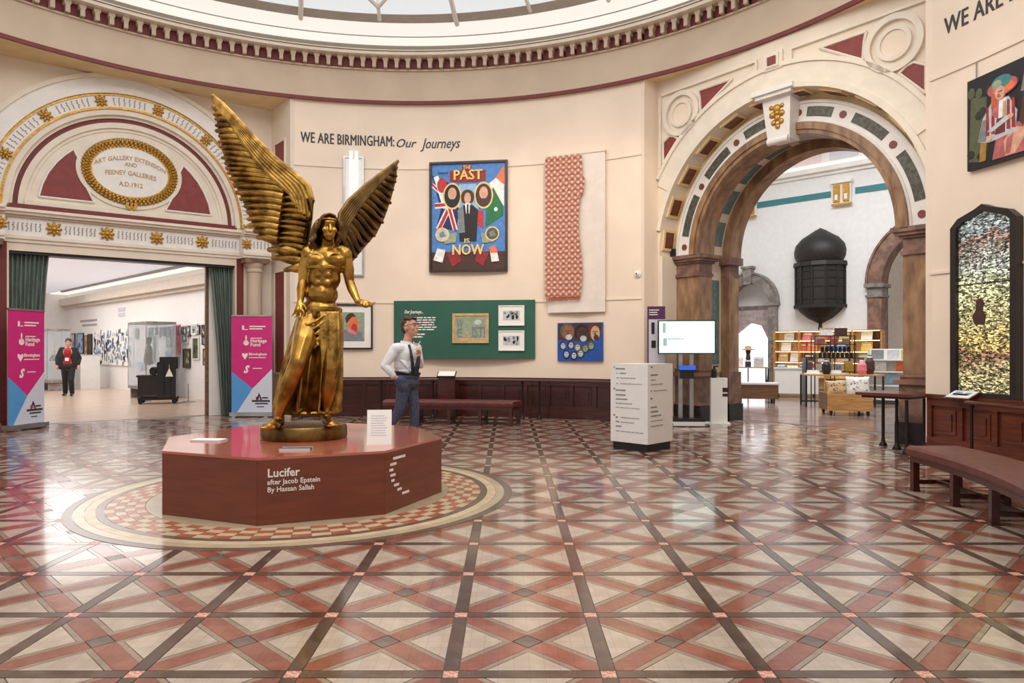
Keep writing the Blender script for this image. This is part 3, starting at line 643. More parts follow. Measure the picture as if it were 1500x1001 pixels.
for sx in (-1, 1):
    for i in range(5): o = link('sprig', SP[i % 3], la); o.location = (sx*(2.24+.075*i), -.312, 3.58)
    cprof = [(.2, .0), (.2, .06), (.235, .09), (.235, .14), (.2, .17), (.185, .22), (.18, 1.2), (.165, 3.0), (.19, 3.02), (.19, 3.06), (.165, 3.09), (.2, 3.14), (.22, 3.2), (.22, 3.3)]
    cprof = [(r*.86, z) for r, z in cprof]
    c = part(la, 'column', MB().spin(cprof, 24, (sx*2.30, -.17, 0)), 'frieze_beige', smooth=True, label='smooth pinkish beige column')
    part(c, 'column_base', MB().box(*sorted((sx*2.07, sx*2.53)), -.4, 0, 0, .12), 'pink_marble'); part(c, 'column_capital', MB().box(*sorted((sx*2.05, sx*2.55)), -.36, 0, 3.2, 3.3), 'brown_stone')
    part(la, 'pilaster_strip', MB().box(*sorted((sx*1.98, sx*2.12)), -.012, 0, 0, 3.3), 'dark_red')
# ================================================================ plinth and statue
PLX, PLY, PH = -2.0, 7.0, .544
pl = thing('plinth', 'low octagonal reddish brown wooden plinth under the winged statue', 'plinth', (PLX, PLY, 0))
RO8 = 1.34; oc = [(RO8*math.cos(PI*k/4), RO8*math.sin(PI*k/4)) for k in range(8)]
part(pl, 'core', MB().flat([(x*.97, y*.97) for x, y in oc], .0, .515), 'plinth_wood')
for k in range(8):
    a, b = Vector((*oc[k], 0)), Vector((*oc[(k+1) % 8], 0)); d = (b-a).normalized(); a2 = a+d*.001; b2 = b-d*.001
    nrm = Vector((d.y, -d.x, 0)); q = MB(); i1, i2 = a*.965, b*.965
    q.add([(v.x, v.y, z) for z in (.003, .522) for v in (a2, b2, i2, i1)], [(0, 1, 2, 3), (4, 5, 6, 7), (0, 1, 5, 4), (1, 2, 6, 5), (2, 3, 7, 6), (3, 0, 4, 7)]); part(pl, 'side_panel', q, 'plinth_wood')
part(pl, 'top', MB().flat(oc, .523, PH), 'plinth_top')
def onface(t, k, u, z):                         # lettering on side k, u metres from its left end
    a, b = Vector((*oc[k], 0)), Vector((*oc[(k+1) % 8], 0)); d = (b-a).normalized(); n = Vector((d.y, -d.x, 0))
    t.v = [tuple(a+d*(u+x)-n*y+Vector((0, 0, z+zz))) for x, y, zz in t.v]; return t
for s, sz, z, bo in (('Lucifer', .095, .385, .02), ('after Jacob Epstein', .058, .325, .014), ('By Hassan Sallah', .058, .265, .014)):
    part(pl, 'lettering', onface(text_mb(s, sz, bo, .95, y=-.003), 6, .075, z), 'lettering_white')
for i, (u, w) in enumerate(((.13, .2), (.085, .1), (.07, .06), (.085, .08), (.10, .05), (.145, .08), (.2, .07), (.28, .12))):
    part(pl, 'verse_line', onface(greek(w, .022, 1, i, y=-.004, fill=1, ragged=1), 7, u, .47-.047*i), 'lettering_white')
sign = thing('sign_card', 'white upright information card standing on the statue plinth', 'sign', (-1.17, 6.43, PH), rad(8))
m = Matrix.Rotation(rad(-14), 4, 'X')
part(sign, 'card', shift(MB().box(-.11, .11, 0, .012, 0, .32), m=m), 'paper_white'); part(sign, 'print', shift(greek(.15, .2, 9, 3, y=-.002, z1=.27, x0=-.075, fill=.35), m=m), 'panel_grey')
part(sign, 'stand', shift(MB().box(-.06, .06, .0, .012, 0, .2), (0, .115, 0), Matrix.Rotation(rad(12), 4, 'X')), 'plastic_white')
pq = thing('plaque', 'small flat green plaque lying in front of the statue base', 'plaque', (-1.83, 6.13, PH), rad(4))
part(pq, 'plate', MB().box(-.125, .125, -.06, .06, 0, .012), 'green_board'); part(pq, 'plate_border', MB().box(-.13, .13, -.065, -.057, 0, .016).box(-.13, .13, .057, .065, 0, .016), 'panel_grey')
lf = thing('leaflet', 'white leaflet holder lying on the left side of the plinth top', 'leaflet', (-2.83, 6.72, PH), rad(-6))
part(lf, 'holder', MB().box(-.15, .15, -.07, .07, 0, .012), 'panel_grey'); part(lf, 'sheet', MB().box(-.14, .14, -.06, .06, .012, .016), 'paper_white')
# ---------------------------------------------------------------- statue
st = thing('winged_statue', 'gilded bronze winged figure in a pleated skirt on the octagonal plinth', 'statue', (PLX, PLY, PH))
def P(px, py, y): Y = PLY+y; return Vector(((px-745)/FPX*Y-PLX, y, EYE+(510-py)/FPX*Y-PH))
b = MB().spin([(.405, 0), (.415, .02), (.41, .11), (.395, .13), (.0, .13)], 40, (.0, -.04, 0), 1, .92); part(st, 'base', b, 'bronze_dark', smooth=True)
B = MB()
head = P(481, 334, -.06)
fr = Matrix.Rotation(rad(24), 3, 'Z')           # head turned to the viewer's right
def H(x, y, z): return head+fr @ Vector((x, y, z))
tilt = Matrix.Rotation(rad(8), 3, 'X')
B.ell(H(0, .015, .03), (.083, .105, .115), fr); B.ell(H(0, -.035, -.05), (.062, .068, .085), fr); B.ell(H(0, -.055, -.105), (.034, .034, .03), fr)
B.cap(H(0, -.098, .02), .012, H(0, -.122, -.04), .019); B.ell(H(0, -.088, .045), (.06, .026, .016), fr)
B.ell(H(0, -.095, -.075), (.03, .02, .008), fr); B.ell(H(0, -.092, -.09), (.026, .02, .009), fr)
for s in (-1, 1): B.ell(H(s*.045, -.07, -.03), (.028, .03, .03), fr); B.ell(H(s*.034, -.086, .018), (.016, .012, .009), fr)
sh_l, sh_r = P(452, 373, .0), P(505, 374, .03)
hip = P(468, 462, 0); waist = P(472, 428, -.0); chest = P(478, 388, 0)
B.cap(H(0, .02, -.08), .062, P(479, 366, .02), .07)
B.cap(P(478, 372, .02), .10, P(477, 392, .02), .145, fl=((1, 0, 0), 1)); B.ell(P(478, 384, .02), (.195, .125, .17)); B.ell(P(475, 408, .01), (.165, .115, .15)); B.ell(P(471, 432, 0), (.165, .125, .13)); B.ell(P(468, 456, .01), (.195, .14, .13))
for s, px in ((-1, 464), (1, 493)): B.ell(P(px, 382, -.078), (.09, .045, .065)); B.ell(P(px+s*2, 366, .02), (.10, .06, .05))
for px, py in ((467, 403), (480, 403), (466, 415), (479, 415)): B.ell(P(px, py, -.082), (.046, .03, .042))
B.ell(P(471, 434, -.068), (.125, .05, .085))
for a in (sh_l, sh_r): B.ell(a, (.075, .075, .085))
el_l, wr_l = P(444, 413, -.02), P(440, 441, -.12)
B.chain([(sh_l, .066), (P(446, 394, .0), .062), (el_l, .047), (P(442, 424, -.07), .05), (wr_l, .031)])
el_r, wr_r = P(512, 413, .04), P(524, 442, -.06)
B.chain([(sh_r, .066), (P(510, 395, .04), .06), (el_r, .047), (P(516, 424, .0), .048), (wr_r, .031)])
# hands with five separate fingers
def hand(B, w, d, up, n, L=.19, spread=.16, curl=.25, thumb=1, r=.0125):
    d = d.normalized(); n = n.normalized(); s = d.cross(n).normalized()*thumb
    pm = w+d*L*.5; B.cap(w, .03, w+d*L*.22, .036, fl=(n, 1)); B.cap(w+d*L*.2, .036, pm, .042, fl=(s, .42)); B.cap(w+d*L*.2-s*.015, .03, pm-s*.03, .03, fl=(s, .5)); B.cap(w+d*L*.2+s*.015, .03, pm+s*.03, .03, fl=(s, .5))
    for i, ln in enumerate((.40, .46, .42, .33)):
        o = pm+s*(.042-.028*i); dd = (d+s*(spread*(1.5-i)/1.5)).normalized(); p = o
        for seg, k in enumerate((.5, .3, .25)):
            q = p+dd*L*ln*k*1.0; B.cap(p, r*(1-.1*seg), q, r*(.92-.1*seg)); p = q; dd = (dd+n*curl).normalized()
    o = w+d*L*.2+s*.03; dd = (d*.55+s*.75+n*.2).normalized(); p = o
    for seg, k in enumerate((.24, .2, .14)):
        q = p+dd*L*k; B.cap(p, r*1.25*(1-.1*seg), q, r*1.15*(1-.1*seg)); p = q; dd = (dd+d*.35+n*.1).normalized()
hand(B, wr_l, Vector((-.02, -.35, -1)), None, Vector((-.4, -1, .3)), thumb=-1, curl=.28, spread=.5)
hand(B, wr_r, Vector((.9, -.35, -.28)), None, Vector((.15, -.4, 1)), thumb=1, curl=.3, spread=.6)
# legs and feet
kn_l, an_l = P(437, 531, -.36), P(409, 607, -.31)
B.chain([(P(453, 470, -.07), .12), (P(446, 500, -.24), .112), (kn_l, .082), (P(423, 565, -.33), .078), (an_l, .046)])
toe = P(402, 634, -.5)
B.chain([(an_l, .046), (Vector((an_l.x-.005, an_l.y+.03, .175)), .045)]); B.chain([(Vector((an_l.x, an_l.y+.02, .18)), .042), (Vector((an_l.x-.015, an_l.y-.12, .175)), .045), (Vector((an_l.x-.03, an_l.y-.19, .155)), .036)], fl=((0, 0, 1), 1))
for i in range(5): B.cap(Vector((an_l.x-.075+.024*i, an_l.y-.17, .155)), .016-.001*i, Vector((an_l.x-.085+.024*i, an_l.y-.24+.012*i, .148)), .014)
B.cap(Vector((an_l.x-.06, an_l.y-.1, .16)), .032, Vector((an_l.x+.02, an_l.y-.1, .16)), .03)
kn_r, an_r = P(485, 540, -.22), P(477, 600, -.12)
B.chain([(P(485, 470, -.03), .12), (P(487, 505, -.13), .108), (kn_r, .08), (P(481, 570, -.19), .073), (an_r, .044)])
B.chain([(an_r, .045), (Vector((an_r.x, an_r.y+.03, .175)), .045)]); B.chain([(Vector((an_r.x, an_r.y+.02, .18)), .04), (Vector((an_r.x+.06, an_r.y-.1, .175)), .042), (Vector((an_r.x+.10, an_r.y-.18, .155)), .035)])
for i in range(5): B.cap(Vector((an_r.x+.055+.02*i, an_r.y-.19+.018*i, .155)), .014, Vector((an_r.x+.09+.024*i, an_r.y-.25+.022*i, .148)), .013)
blob('body', B, 'bronze_skin', st, .0085, 3)
# hair: long waved locks
Hq = MB(); rr = random.Random(4)
Hq.ell(H(0, .035, .05), (.092, .1, .1), fr)
for i in range(26):
    a = PI*(-.02+1.10*i/25); o = H(.088*math.cos(a), .03+.085*math.sin(a), .08-.04*abs(math.sin(a*3)))
    out = fr @ Vector((math.cos(a), math.sin(a)*.9, 0)); pts = []
    for k in range(7):
        t = k/6; pts.append((o+out*(.010+.022*math.sin(PI*t)+.016*math.sin(k*2.1+i))+Vector((-.05*t+.012*math.sin(k*2.6+i), .05*t, -.25*t-.02*(i % 3))), .024-.007*t+.005*math.sin(k*2+i)))
    Hq.chain(pts)
for s in (-1, 1):
    for k in range(5): Hq.chain([(H(s*.006, -.075+.03*k, .125-.004*k), .014), (H(s*.045, -.075+.03*k, .11), .014), (H(s*.085, -.05+.03*k, .055), .014), (H(s*.098, -.03+.02*k, -.01), .013)])
blob('hair', Hq, 'bronze_dark', st, .009, 2)
part(st, 'head_band', MB().tube([H(.094*math.cos(2*PI*k/20), .018+.108*math.sin(2*PI*k/20), .072) for k in range(21)], .011, 6), 'bronze')
def hoop(c, rx, ry, r, tz=0): return MB().tube([Vector(c)+Vector((rx*math.cos(2*PI*k/28), ry*math.sin(2*PI*k/28), tz*math.cos(2*PI*k/28))) for k in range(29)], r, 8, 1.5)
part(st, 'chest_strap', hoop(P(478, 393, .02), .198, .128, .014), 'bronze', smooth=True)
part(st, 'belt', hoop(P(468, 455, .01), .205, .155, .02), 'bronze', smooth=True)
# skirt: deep pleats hanging from the belt, pushed forward by the left knee
def skirt():
    n, m = 120, 26; vs = []; fs = []
    for j in range(m+1):
        t = j/m; c = P(468-18*t, 456+146*t, .01); rx = .195+.10*t+.02*math.sin(t*PI); ry = .15+.07*t
        for i in range(n):
            a = 2*PI*i/n; f = (.008+.034*t)*math.sin(a*23+.9*math.sin(a*2)+t*.8)+.010*t*math.sin(a*9+2); lean = 0
            x, y = math.cos(a), math.sin(a)
            k = max(0, -y)*math.exp(-((x+.45)/.5)**2)*math.exp(-((t-.5)/.42)**2)*.12
            k += max(0, -y)*math.exp(-((x-.35)/.4)**2)*math.exp(-((t-.55)/.3)**2)*.03
            sw = .012*math.sin(a*6+t*5)
            vs.append((c.x+(rx+f)*x-.05*k, c.y+(ry+f)*y-k, c.z+sw*t))
    for j in range(m): fs += [(j*n+i, j*n+(i+1) % n, (j+1)*n+(i+1) % n, (j+1)*n+i) for i in range(n)]
    k = len(vs); vs += [(x*.96+.02, y*.9, z+.03) for x, y, z in vs[m*n:]]   # turned-in hem
    fs += [(m*n+i, m*n+(i+1) % n, k+(i+1) % n, k+i) for i in range(n)]; fs += [tuple(k+i for i in range(n)), tuple(range(n-1, -1, -1))]
    return MB().add(vs, fs)
sk = part(st, 'skirt', skirt(), 'bronze', smooth=True)
Q = MB()
for i in range(7):       # hanging folds of cloth below the belt at the front
    x = 470+4.2*i; Q.chain([(P(x, 458, -.165), .017), (P(x+1, 490+6*(i % 3), -.215), .02), (P(x+2, 520+12*(i % 3), -.24), .022), (P(x+1, 540+16*(i % 2), -.25), .008)])
for i in range(5): Q.chain([(P(439, 470+11*i, -.15), .014), (P(450, 476+11*i, -.25), .018), (P(464, 470+9*i, -.23), .014), (P(474, 462+8*i, -.19), .01)])
blob('sash_folds', Q, 'bronze', sk, .010, 3)
part(sk, 'hem_roll', MB().tube([(P(450, 603, .01)+Vector((.30*math.cos(2*PI*k/40), .225*math.sin(2*PI*k/40), .0))) for k in range(41)], .018, 6), 'bronze', smooth=True)
for kk, (px, py, y) in enumerate(((436, 530, -.33),)): pass
# wings
def feather(a, b, w, th=.03, bow=.06, n=9):
    a, b = Vector(a), Vector(b); path = []; rs = []
    nrm = Vector((0, 0, 1))
    for i in range(n):
        t = i/(n-1); path.append(a.lerp(b, t)+nrm*bow*(b-a).length*math.sin(PI*t)*.35+Vector((0, -.012*math.sin(PI*t), 0))); rs.append(w*(.55+.5*math.sin(PI*min(1, t*1.15+.12)))*(1 if t < .9 else .82))
    vs = []; m = 10; d = (b-a).normalized(); side = d.cross(Vector((0, 1, 0))).normalized(); fwd = side.cross(d).normalized()
    for i, p in enumerate(path):
        for q in range(m):
            an = 2*PI*q/m; vs.append(p+side*rs[i]*math.cos(an)+fwd*th*math.sin(an)*(.6+.4*math.sin(PI*i/(n-1))))
    fs = [(i*m+q, i*m+(q+1) % m, (i+1)*m+(q+1) % m, (i+1)*m+q) for i in range(n-1) for q in range(m)]+[tuple(range(m)), tuple((n-1)*m+q for q in range(m-1, -1, -1))]
    return MB().add(vs, fs)
def poly_at(pts, t):
    seg = [math.dist(p, q) for p, q in zip(pts, pts[1:])]; L = sum(seg)*t
    for (p, q), s in zip(zip(pts, pts[1:]), seg):
        if L <= s or (p, q) == (pts[-2], pts[-1]): k = min(1, L/s); return (p[0]+(q[0]-p[0])*k, p[1]+(q[1]-p[1])*k)
        L -= s
def wing(nm, depth, outline, rows, strips, mat, lumps=()):
    w = None
    bk = [P(x, y, depth(x)+.05) for x, y in outline]; n = len(bk)
    q = MB().add(bk+[v+Vector((0, .03, 0)) for v in bk], [tuple(range(n)), tuple(range(2*n-1, n-1, -1))]+[((i+1) % n, i, n+i, n+(i+1) % n) for i in range(n)])
    w = part(st, nm, q, 'bronze_dark')  # darker bronze backing stands in for shade in the gaps between feathers
    rr = random.Random(9)
    for a, b, cnt, wd, th in rows:
        for i in range(cnt):
            t = (i+.5)/cnt; p, q = poly_at(a, t), poly_at(b, t)
            p = (p[0], p[1]+rr.uniform(-1, 1)); q = (q[0]+rr.uniform(-2.5, 2.5), q[1]+rr.uniform(-1, 1))
            part(w, 'feather', feather(P(*p, depth(p[0])), P(*q, depth(q[0])+.03), wd*rr.uniform(.9, 1.08), th), mat, smooth=True)
    for pts, wd in strips:
        part(w, 'leading_feather', MB().tube([P(x, y, depth(x)-.02) for x, y in pts], [wd*(.5+.6*math.sin(PI*(.12+.83*i/(len(pts)-1)))) for i in range(len(pts))], 8), mat, smooth=True)
    for a, b, wd in lumps: part(w, 'feather', feather(P(*a, depth(a[0])), P(*b, depth(b[0])), wd, .06), mat, smooth=True)
    return w
dl = lambda x: .16+.34*(455-x)/140
lead = [(455, 320), (458, 292), (452, 272), (432, 254), (404, 232), (372, 200), (342, 167), (326, 150), (312, 138)]
outl = [(450, 368), (457, 318), (459, 288), (450, 268), (425, 250), (395, 222), (360, 184), (330, 153), (313, 138), (314, 158), (321, 200), (330, 238), (343, 268), (358, 300), (371, 333), (382, 350), (398, 358), (425, 378)]
spine = [(318, 156), (334, 172), (352, 197), (370, 224), (386, 246), (404, 262), (418, 275)]
trail = [(313, 156), (317, 180), (322, 205), (330, 236), (342, 266)]
seam = [(418, 275), (415, 300), (410, 330), (408, 356)]
trail2 = [(343, 268), (352, 290), (362, 314), (371, 336), (383, 352)]
inn = [(452, 282), (452, 310), (447, 345), (443, 384)]
seam2 = [(418, 278), (414, 310), (410, 345), (408, 380)]
strips = []
for k in range(6):
    t = k/5; pts = []
    for i, (x, y) in enumerate(lead):
        s = poly_at([(436, 300), (430, 285)]+spine[::-1], i/(len(lead)-1)); pts.append((x+(s[0]-x)*t*.92-1, y+(s[1]-y)*t*.92+2))
    strips.append((pts, .034))
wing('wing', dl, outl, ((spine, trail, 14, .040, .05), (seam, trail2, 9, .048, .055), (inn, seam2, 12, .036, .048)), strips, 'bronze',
     (((440, 372), (394, 366), .055), ((446, 384), (400, 378), .05), ((452, 392), (418, 396), .05)))
dr = lambda x: .12+.75*(x-495)/88
outr = [(497, 372), (494, 330), (500, 308), (520, 284), (548, 262), (570, 244), (582, 234), (580, 262), (572, 292), (563, 318), (551, 342), (535, 360), (520, 378), (512, 388)]
lead = [(494, 340), (498, 312), (512, 292), (535, 271), (560, 251), (582, 234)]
spine = [(576, 244), (560, 260), (540, 282), (520, 308), (508, 330), (502, 356)]
trail = [(582, 242), (579, 262), (572, 292), (563, 318), (551, 342), (535, 362), (512, 388)]
strips = []
for k in range(6):
    t = k/5; pts = []
    for i, (x, y) in enumerate(lead):
        s = poly_at(spine[::-1], i/(len(lead)-1)); pts.append((x+(s[0]-x)*t*.9+1, y+(s[1]-y)*t*.9+2))
    strips.append((pts, .03))
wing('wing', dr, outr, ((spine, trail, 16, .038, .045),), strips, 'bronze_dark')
# ================================================================ lettering and hangings on the round wall
def fit(t, w=None, h=None):
    xs = [v[0] for v in t.v]; zs = [v[2] for v in t.v]; x0, z0 = min(xs), 0
    kx = w/(max(xs)-x0) if w else 1; kz = h/max(zs) if h else 1
    t.v = [((x-x0)*kx, y, z*kz) for x, y, z in t.v]; return t
def heavy(t, d=.007):
    k = list(t.v); f = list(t.f); t.add([(x+d, y-.0004, z) for x, y, z in k], f); t.add([(x+d/2, y-.0008, z+d*.5) for x, y, z in k], f); return t
def wrap(t, deg, z, R=RW):                      # lay flat lettering onto the curved wall
    out = []
    for x, y, zz in t.v:
        a = rad(deg)-x/R; out.append((CX+(R+y)*math.cos(a), CY+(R+y)*math.sin(a), z+zz))
    t.v = out; return t
def span(x0, x1): return rad(onwall(x0, 300)[0]-onwall(x1, 300)[0])*RW
a, z = onwall(440, 208); zt = z
tt = single('wall_lettering', 'WE ARE BIRMINGHAM in grey capitals on the far wall', 'lettering', wrap(heavy(fit(text_mb('WE ARE BIRMINGHAM:', .3, 0, y=-.003, space=1.04), span(440, 577), .215), .012), a, z), 'lettering_dark')
a, z = onwall(581, 216)
single('wall_lettering', 'Our Journeys in grey handwriting on the far wall', 'lettering', wrap(heavy(fit(text_mb('Our', .3, 0, shear=.35, y=-.003), span(581, 610), .18)), a, z-.0), 'lettering_dark')
a, z = onwall(616, 217)
lj = wrap(heavy(fit(text_mb('Journeys', .3, 0, shear=.35, y=-.003), span(615, 673), .21)), a, z-.01)
part(bpy.data.objects['wall_lettering.001'], 'second_word', lj, 'lettering_dark')
a, z = onwall(1383, 52)
single('wall_lettering', 'WE ARE BIRMINGHAM in grey capitals high on the wall at right', 'lettering', wrap(heavy(fit(text_mb('WE ARE BIRMINGHAM', .3, 0, y=-.003, space=1.04), 2.35, .215), .012), a, z), 'lettering_dark')
def board(name, label, cat, x0, y0, x1, y1, xm=None, gap=0., R=RW):   # flat picture hung on the curved wall; returns root, width, height
    a0, _ = onwall(x0, 300); a1, _ = onwall(x1, 300); am = (a0+a1)/2; ha = rad(a0-a1)/2
    xm = xm or (x0+x1)/2; zt = onwall(xm, y0)[1]; zb = onwall(xm, y1)[1]; D = R*math.cos(ha)-gap-.01
    t = thing(name, label, cat, (CX+D*math.cos(rad(am)), CY+D*math.sin(rad(am)), zb), rad(am)-PI/2)
    return t, 2*R*math.sin(ha), zt-zb
def frame_parts(t, w, h, fw, mat, th=.05, nm='frame'):
    part(t, nm, MB().box(-w/2, w/2, -th, 0, 0, fw).box(-w/2, w/2, -th, 0, h-fw, h).box(-w/2, -w/2+fw, -th, 0, fw, h-fw).box(w/2-fw, w/2, -th, 0, fw, h-fw), mat)
class Pic:                                      # flat painted shapes, u right and v up in 0..1
    def __init__(s, t, w, h, m=0, y=-.02): s.t, s.w, s.h, s.m, s.y = t, w-2*m, h-2*m, m, y; s.k = 0
    def xy(s, u, v): return ((u-.5)*s.w, s.m+v*s.h)
    def lay(s): s.k += 1; return s.y-.0006*s.k
    def poly(s, nm, pts, mat): y = s.lay(); return part(s.t, nm, MB().prism([s.xy(*p) for p in pts], y, s.y+.012), mat)
    def rect(s, nm, u0, v0, u1, v1, mat): return s.poly(nm, [(u0, v0), (u1, v0), (u1, v1), (u0, v1)], mat)
    def oval(s, nm, u, v, ru, rv, mat, n=24): return s.poly(nm, [(u+ru*math.cos(2*PI*i/n), v+rv*math.sin(2*PI*i/n)) for i in range(n)], mat)
    def text(s, nm, st, u0, v0, u1, hv, mat, bold=.02):
        t = heavy(fit(text_mb(st, .3, 0), (u1-u0)*s.w, hv*s.h), bold*.35); x, z = s.xy(u0, v0); y = s.lay()-.002
        t.v = [(a+x, b+y, c+z) for a, b, c in t.v]; return part(s.t, nm, t, mat)
# poster
t, w, h = board('framed_poster', 'large framed poster reading THE PAST IS NOW on the far wall', 'poster', 630, 238, 744, 399)
frame_parts(t, w, h, .045, 'dark_wood_frame', .07); part(t, 'backing', MB().box(-w/2+.03, w/2-.03, -.03, 0, .03, h-.03), 'flat_blue')
p = Pic(t, w, h, .045, -.03)
U = lambda x: (x-75)/600; V = lambda y: 1-(y-65)/855
def pp(*pts): return [(min(1, max(0, U(x))), min(1, max(0, V(y)))) for x, y in pts][::-1]
p.rect('dark_ground', 0, 0, 1, .17, 'flat_brown')
p.poly('sky_patch', pp((300, 230), (440, 230), (470, 560), (280, 560)), 'flat_lightblue')
p.poly('flag', pp((75, 150), (215, 215), (300, 430), (280, 610), (115, 570), (150, 430)), 'flat_navy')
for q, m in (((75, 230, 280, 420, 40), 'flat_white'), ((75, 225, 280, 420, 20), 'flat_red'), ((110, 160, 190, 420, 40), 'flat_white'), ((100, 400, 300, 390, 46), 'flat_white'), ((100, 396, 300, 386, 26), 'flat_red'), ((130, 590, 230, 390, 44), 'flat_white'), ((135, 590, 232, 390, 26), 'flat_red'), ((270, 600, 215, 400, 40), 'flat_white'), ((268, 600, 214, 400, 22), 'flat_red')):
    x0, y0, x1, y1, d = q; L = math.hypot(x1-x0, y1-y0); nx, ny = -(y1-y0)/L*d/2, (x1-x0)/L*d/2
    p.poly('flag_stripe', pp((x0-nx, y0-ny), (x1-nx, y1-ny), (x1+nx, y1+ny), (x0+nx, y0+ny)), m)
p.oval('flag_disc', U(160), V(235), .065, .07, 'flat_red')
p.poly('flag', pp((520, 250), (620, 170), (664, 190), (664, 420), (590, 300)), 'flat_white'); p.poly('flag', pp((600, 190), (664, 85), (672, 250)), 'flat_orange')
p.poly('flag', pp((575, 260), (655, 410), (655, 490), (515, 580), (520, 430)), 'flat_green'); p.oval('crescent', U(598), V(440), .025, .02, 'flat_white')
p.poly('flag_stripe', pp((440, 440), (495, 450), (500, 590), (450, 560)), 'flat_red')
p.poly('ribbon', pp((225, 120), (515, 120), (515, 205), (440, 215), (300, 215), (225, 205)), 'flat_darkred'); p.rect('ribbon', U(325), V(118), U(400), V(75), 'flat_darkred')
p.poly('drape', pp((200, 790), (300, 760), (320, 850), (245, 900)), 'flat_darkred'); p.poly('drape', pp((430, 850), (450, 760), (545, 790), (495, 895)), 'flat_darkred')
for x, hair, face, top in ((245, 'flat_black', 'flat_skin', 'flat_black'), (500, 'flat_brown', 'flat_skin', 'flat_brown')):
    p.oval('oval_frame', U(x), V(325), .128, .127, 'flat_gold'); p.oval('oval_ground', U(x), V(325), .108, .11, hair); p.oval('portrait_face', U(x), V(305), .058, .058, face); p.poly('portrait_shoulders', pp((x-50, 385), (x-20, 350), (x+25, 350), (x+50, 385), (x, 418)), top)
p.oval('figure_hair', U(370), V(335), .09, .07, 'flat_brown'); p.poly('figure_suit', pp((335, 400), (410, 400), (455, 440), (440, 690), (305, 690), (290, 440)), 'flat_black'); p.poly('figure_sleeve', pp((290, 440), (335, 405), (350, 620), (300, 625)), 'flat_grey')
p.oval('figure_face', U(370), V(345), .045, .052, 'flat_skin'); p.poly('figure_shirt', pp((348, 385), (392, 385), (385, 470), (358, 470)), 'flat_white'); p.poly('figure_tie', pp((365, 395), (377, 395), (380, 480), (362, 480)), 'flat_black')
for x in (163, 570):
    p.poly('papers', pp((x+50*(1 if x < 300 else -1)-40, 630), (x+50*(1 if x < 300 else -1)+70, 620), (x+50*(1 if x < 300 else -1)+60, 700), (x+50*(1 if x < 300 else -1)-30, 710)), 'flat_sage')
    p.oval('vignette_frame', U(x), V(635), .095, .067, 'flat_gold'); p.oval('vignette', U(x), V(635), .078, .055, 'flat_silver' if x < 300 else 'flat_olive'); p.poly('vignette_mark', pp((x-25, 625), (x+10, 605), (x+30, 650), (x-15, 660)), 'flat_grey')
p.poly('scroll', pp((125, 745), (190, 760), (165, 862), (90, 840)), 'flat_white'); p.poly('scroll', pp((550, 760), (600, 740), (625, 855), (565, 862)), 'flat_white'); p.poly('flame', pp((540, 745), (600, 730), (615, 790), (560, 790)), 'flat_orange')
p.text('title', 'THE', U(333), V(112), U(395), .032, 'flat_gold'); p.text('title', 'PAST', U(258), V(196), U(488), .09, 'flat_gold', .045); p.text('title', 'IS', U(345), V(705), U(385), .04, 'flat_gold', .03); p.text('title', 'NOW', U(247), V(800), U(500), .095, 'flat_gold', .045)
p.text('artist_mark', '~', U(125), V(150), U(210), .02, 'flat_navy')
# white cloth and scarf
def sheet_mb(x0, x1, z0, z1, y, amp, seed, nx=22, nz=40, th=.012, tilt=0., edge=None):
    rr = random.Random(seed); ph = [rr.uniform(0, 6) for _ in range(4)]; fr, bk = [], []
    for j in range(nz+1):
        for i in range(nx+1):
            u = i/nx; v = j/nz; xr = x1+(edge(v) if edge else 0); x = x0+(xr-x0)*u+tilt*(1-v)
            d = amp*(math.sin(u*7+ph[0]+v*1.5)+.6*math.sin(u*13+ph[1]-v*2)+.3*math.sin(u*23+ph[2]))*(.35+.65*(1-v))
            fr.append((x, y+d, z0+(z1-z0)*v)); bk.append((x, y+d+th, z0+(z1-z0)*v))
    k = len(fr); n = nx+1; fs = []
    for j in range(nz):
        for i in range(nx): a = j*n+i; fs += [(a, a+1, a+n+1, a+n), (k+a, k+a+n, k+a+n+1, k+a+1)]
    ed = [j*n for j in range(nz+1)]; er = [j*n+nx for j in range(nz+1)]
    for l in (ed, er, list(range(n)), list(range(nz*n, nz*n+n))): fs += [(a, b, b+k, a+k) for a, b in zip(l, l[1:])]
    return MB().add(fr+bk, fs)
t, w, h = board('hanging_cloth', 'plain white cloth hanging full length behind the red scarf', 'cloth', 804, 226, 888, 458)
c = part(t, 'cloth', sheet_mb(-w/2, w/2, 0, h, -.07, .012, 3), 'cloth_white', smooth=True); part(t, 'hanging_batten', MB().box(-w/2-.01, w/2+.01, -.085, -.01, h-.03, h+.01), 'cream_pale')
t, w, h = board('hanging_scarf', 'red and cream patterned woven scarf with fringe over the white cloth', 'scarf', 803, 231, 856, 441, gap=.09)
part(t, 'scarf', sheet_mb(-w/2, w/2-.03, .07, h, -.075, .010, 5, edge=lambda v: .04*math.sin(v*9)+(.05 if .72 < v < .84 else 0)), 'scarf_weave', smooth=True)
q = MB(); rr = random.Random(2)
for i in range(34): x = -w/2+.01+(w-.06)*i/33; q.tube([(x, -.06, .08), (x+rr.uniform(-.01, .01), -.065, .03), (x+rr.uniform(-.02, .02), -.06, rr.uniform(-.02, .015))], .006, 4)
part(t, 'fringe', q, 'flat_rust')
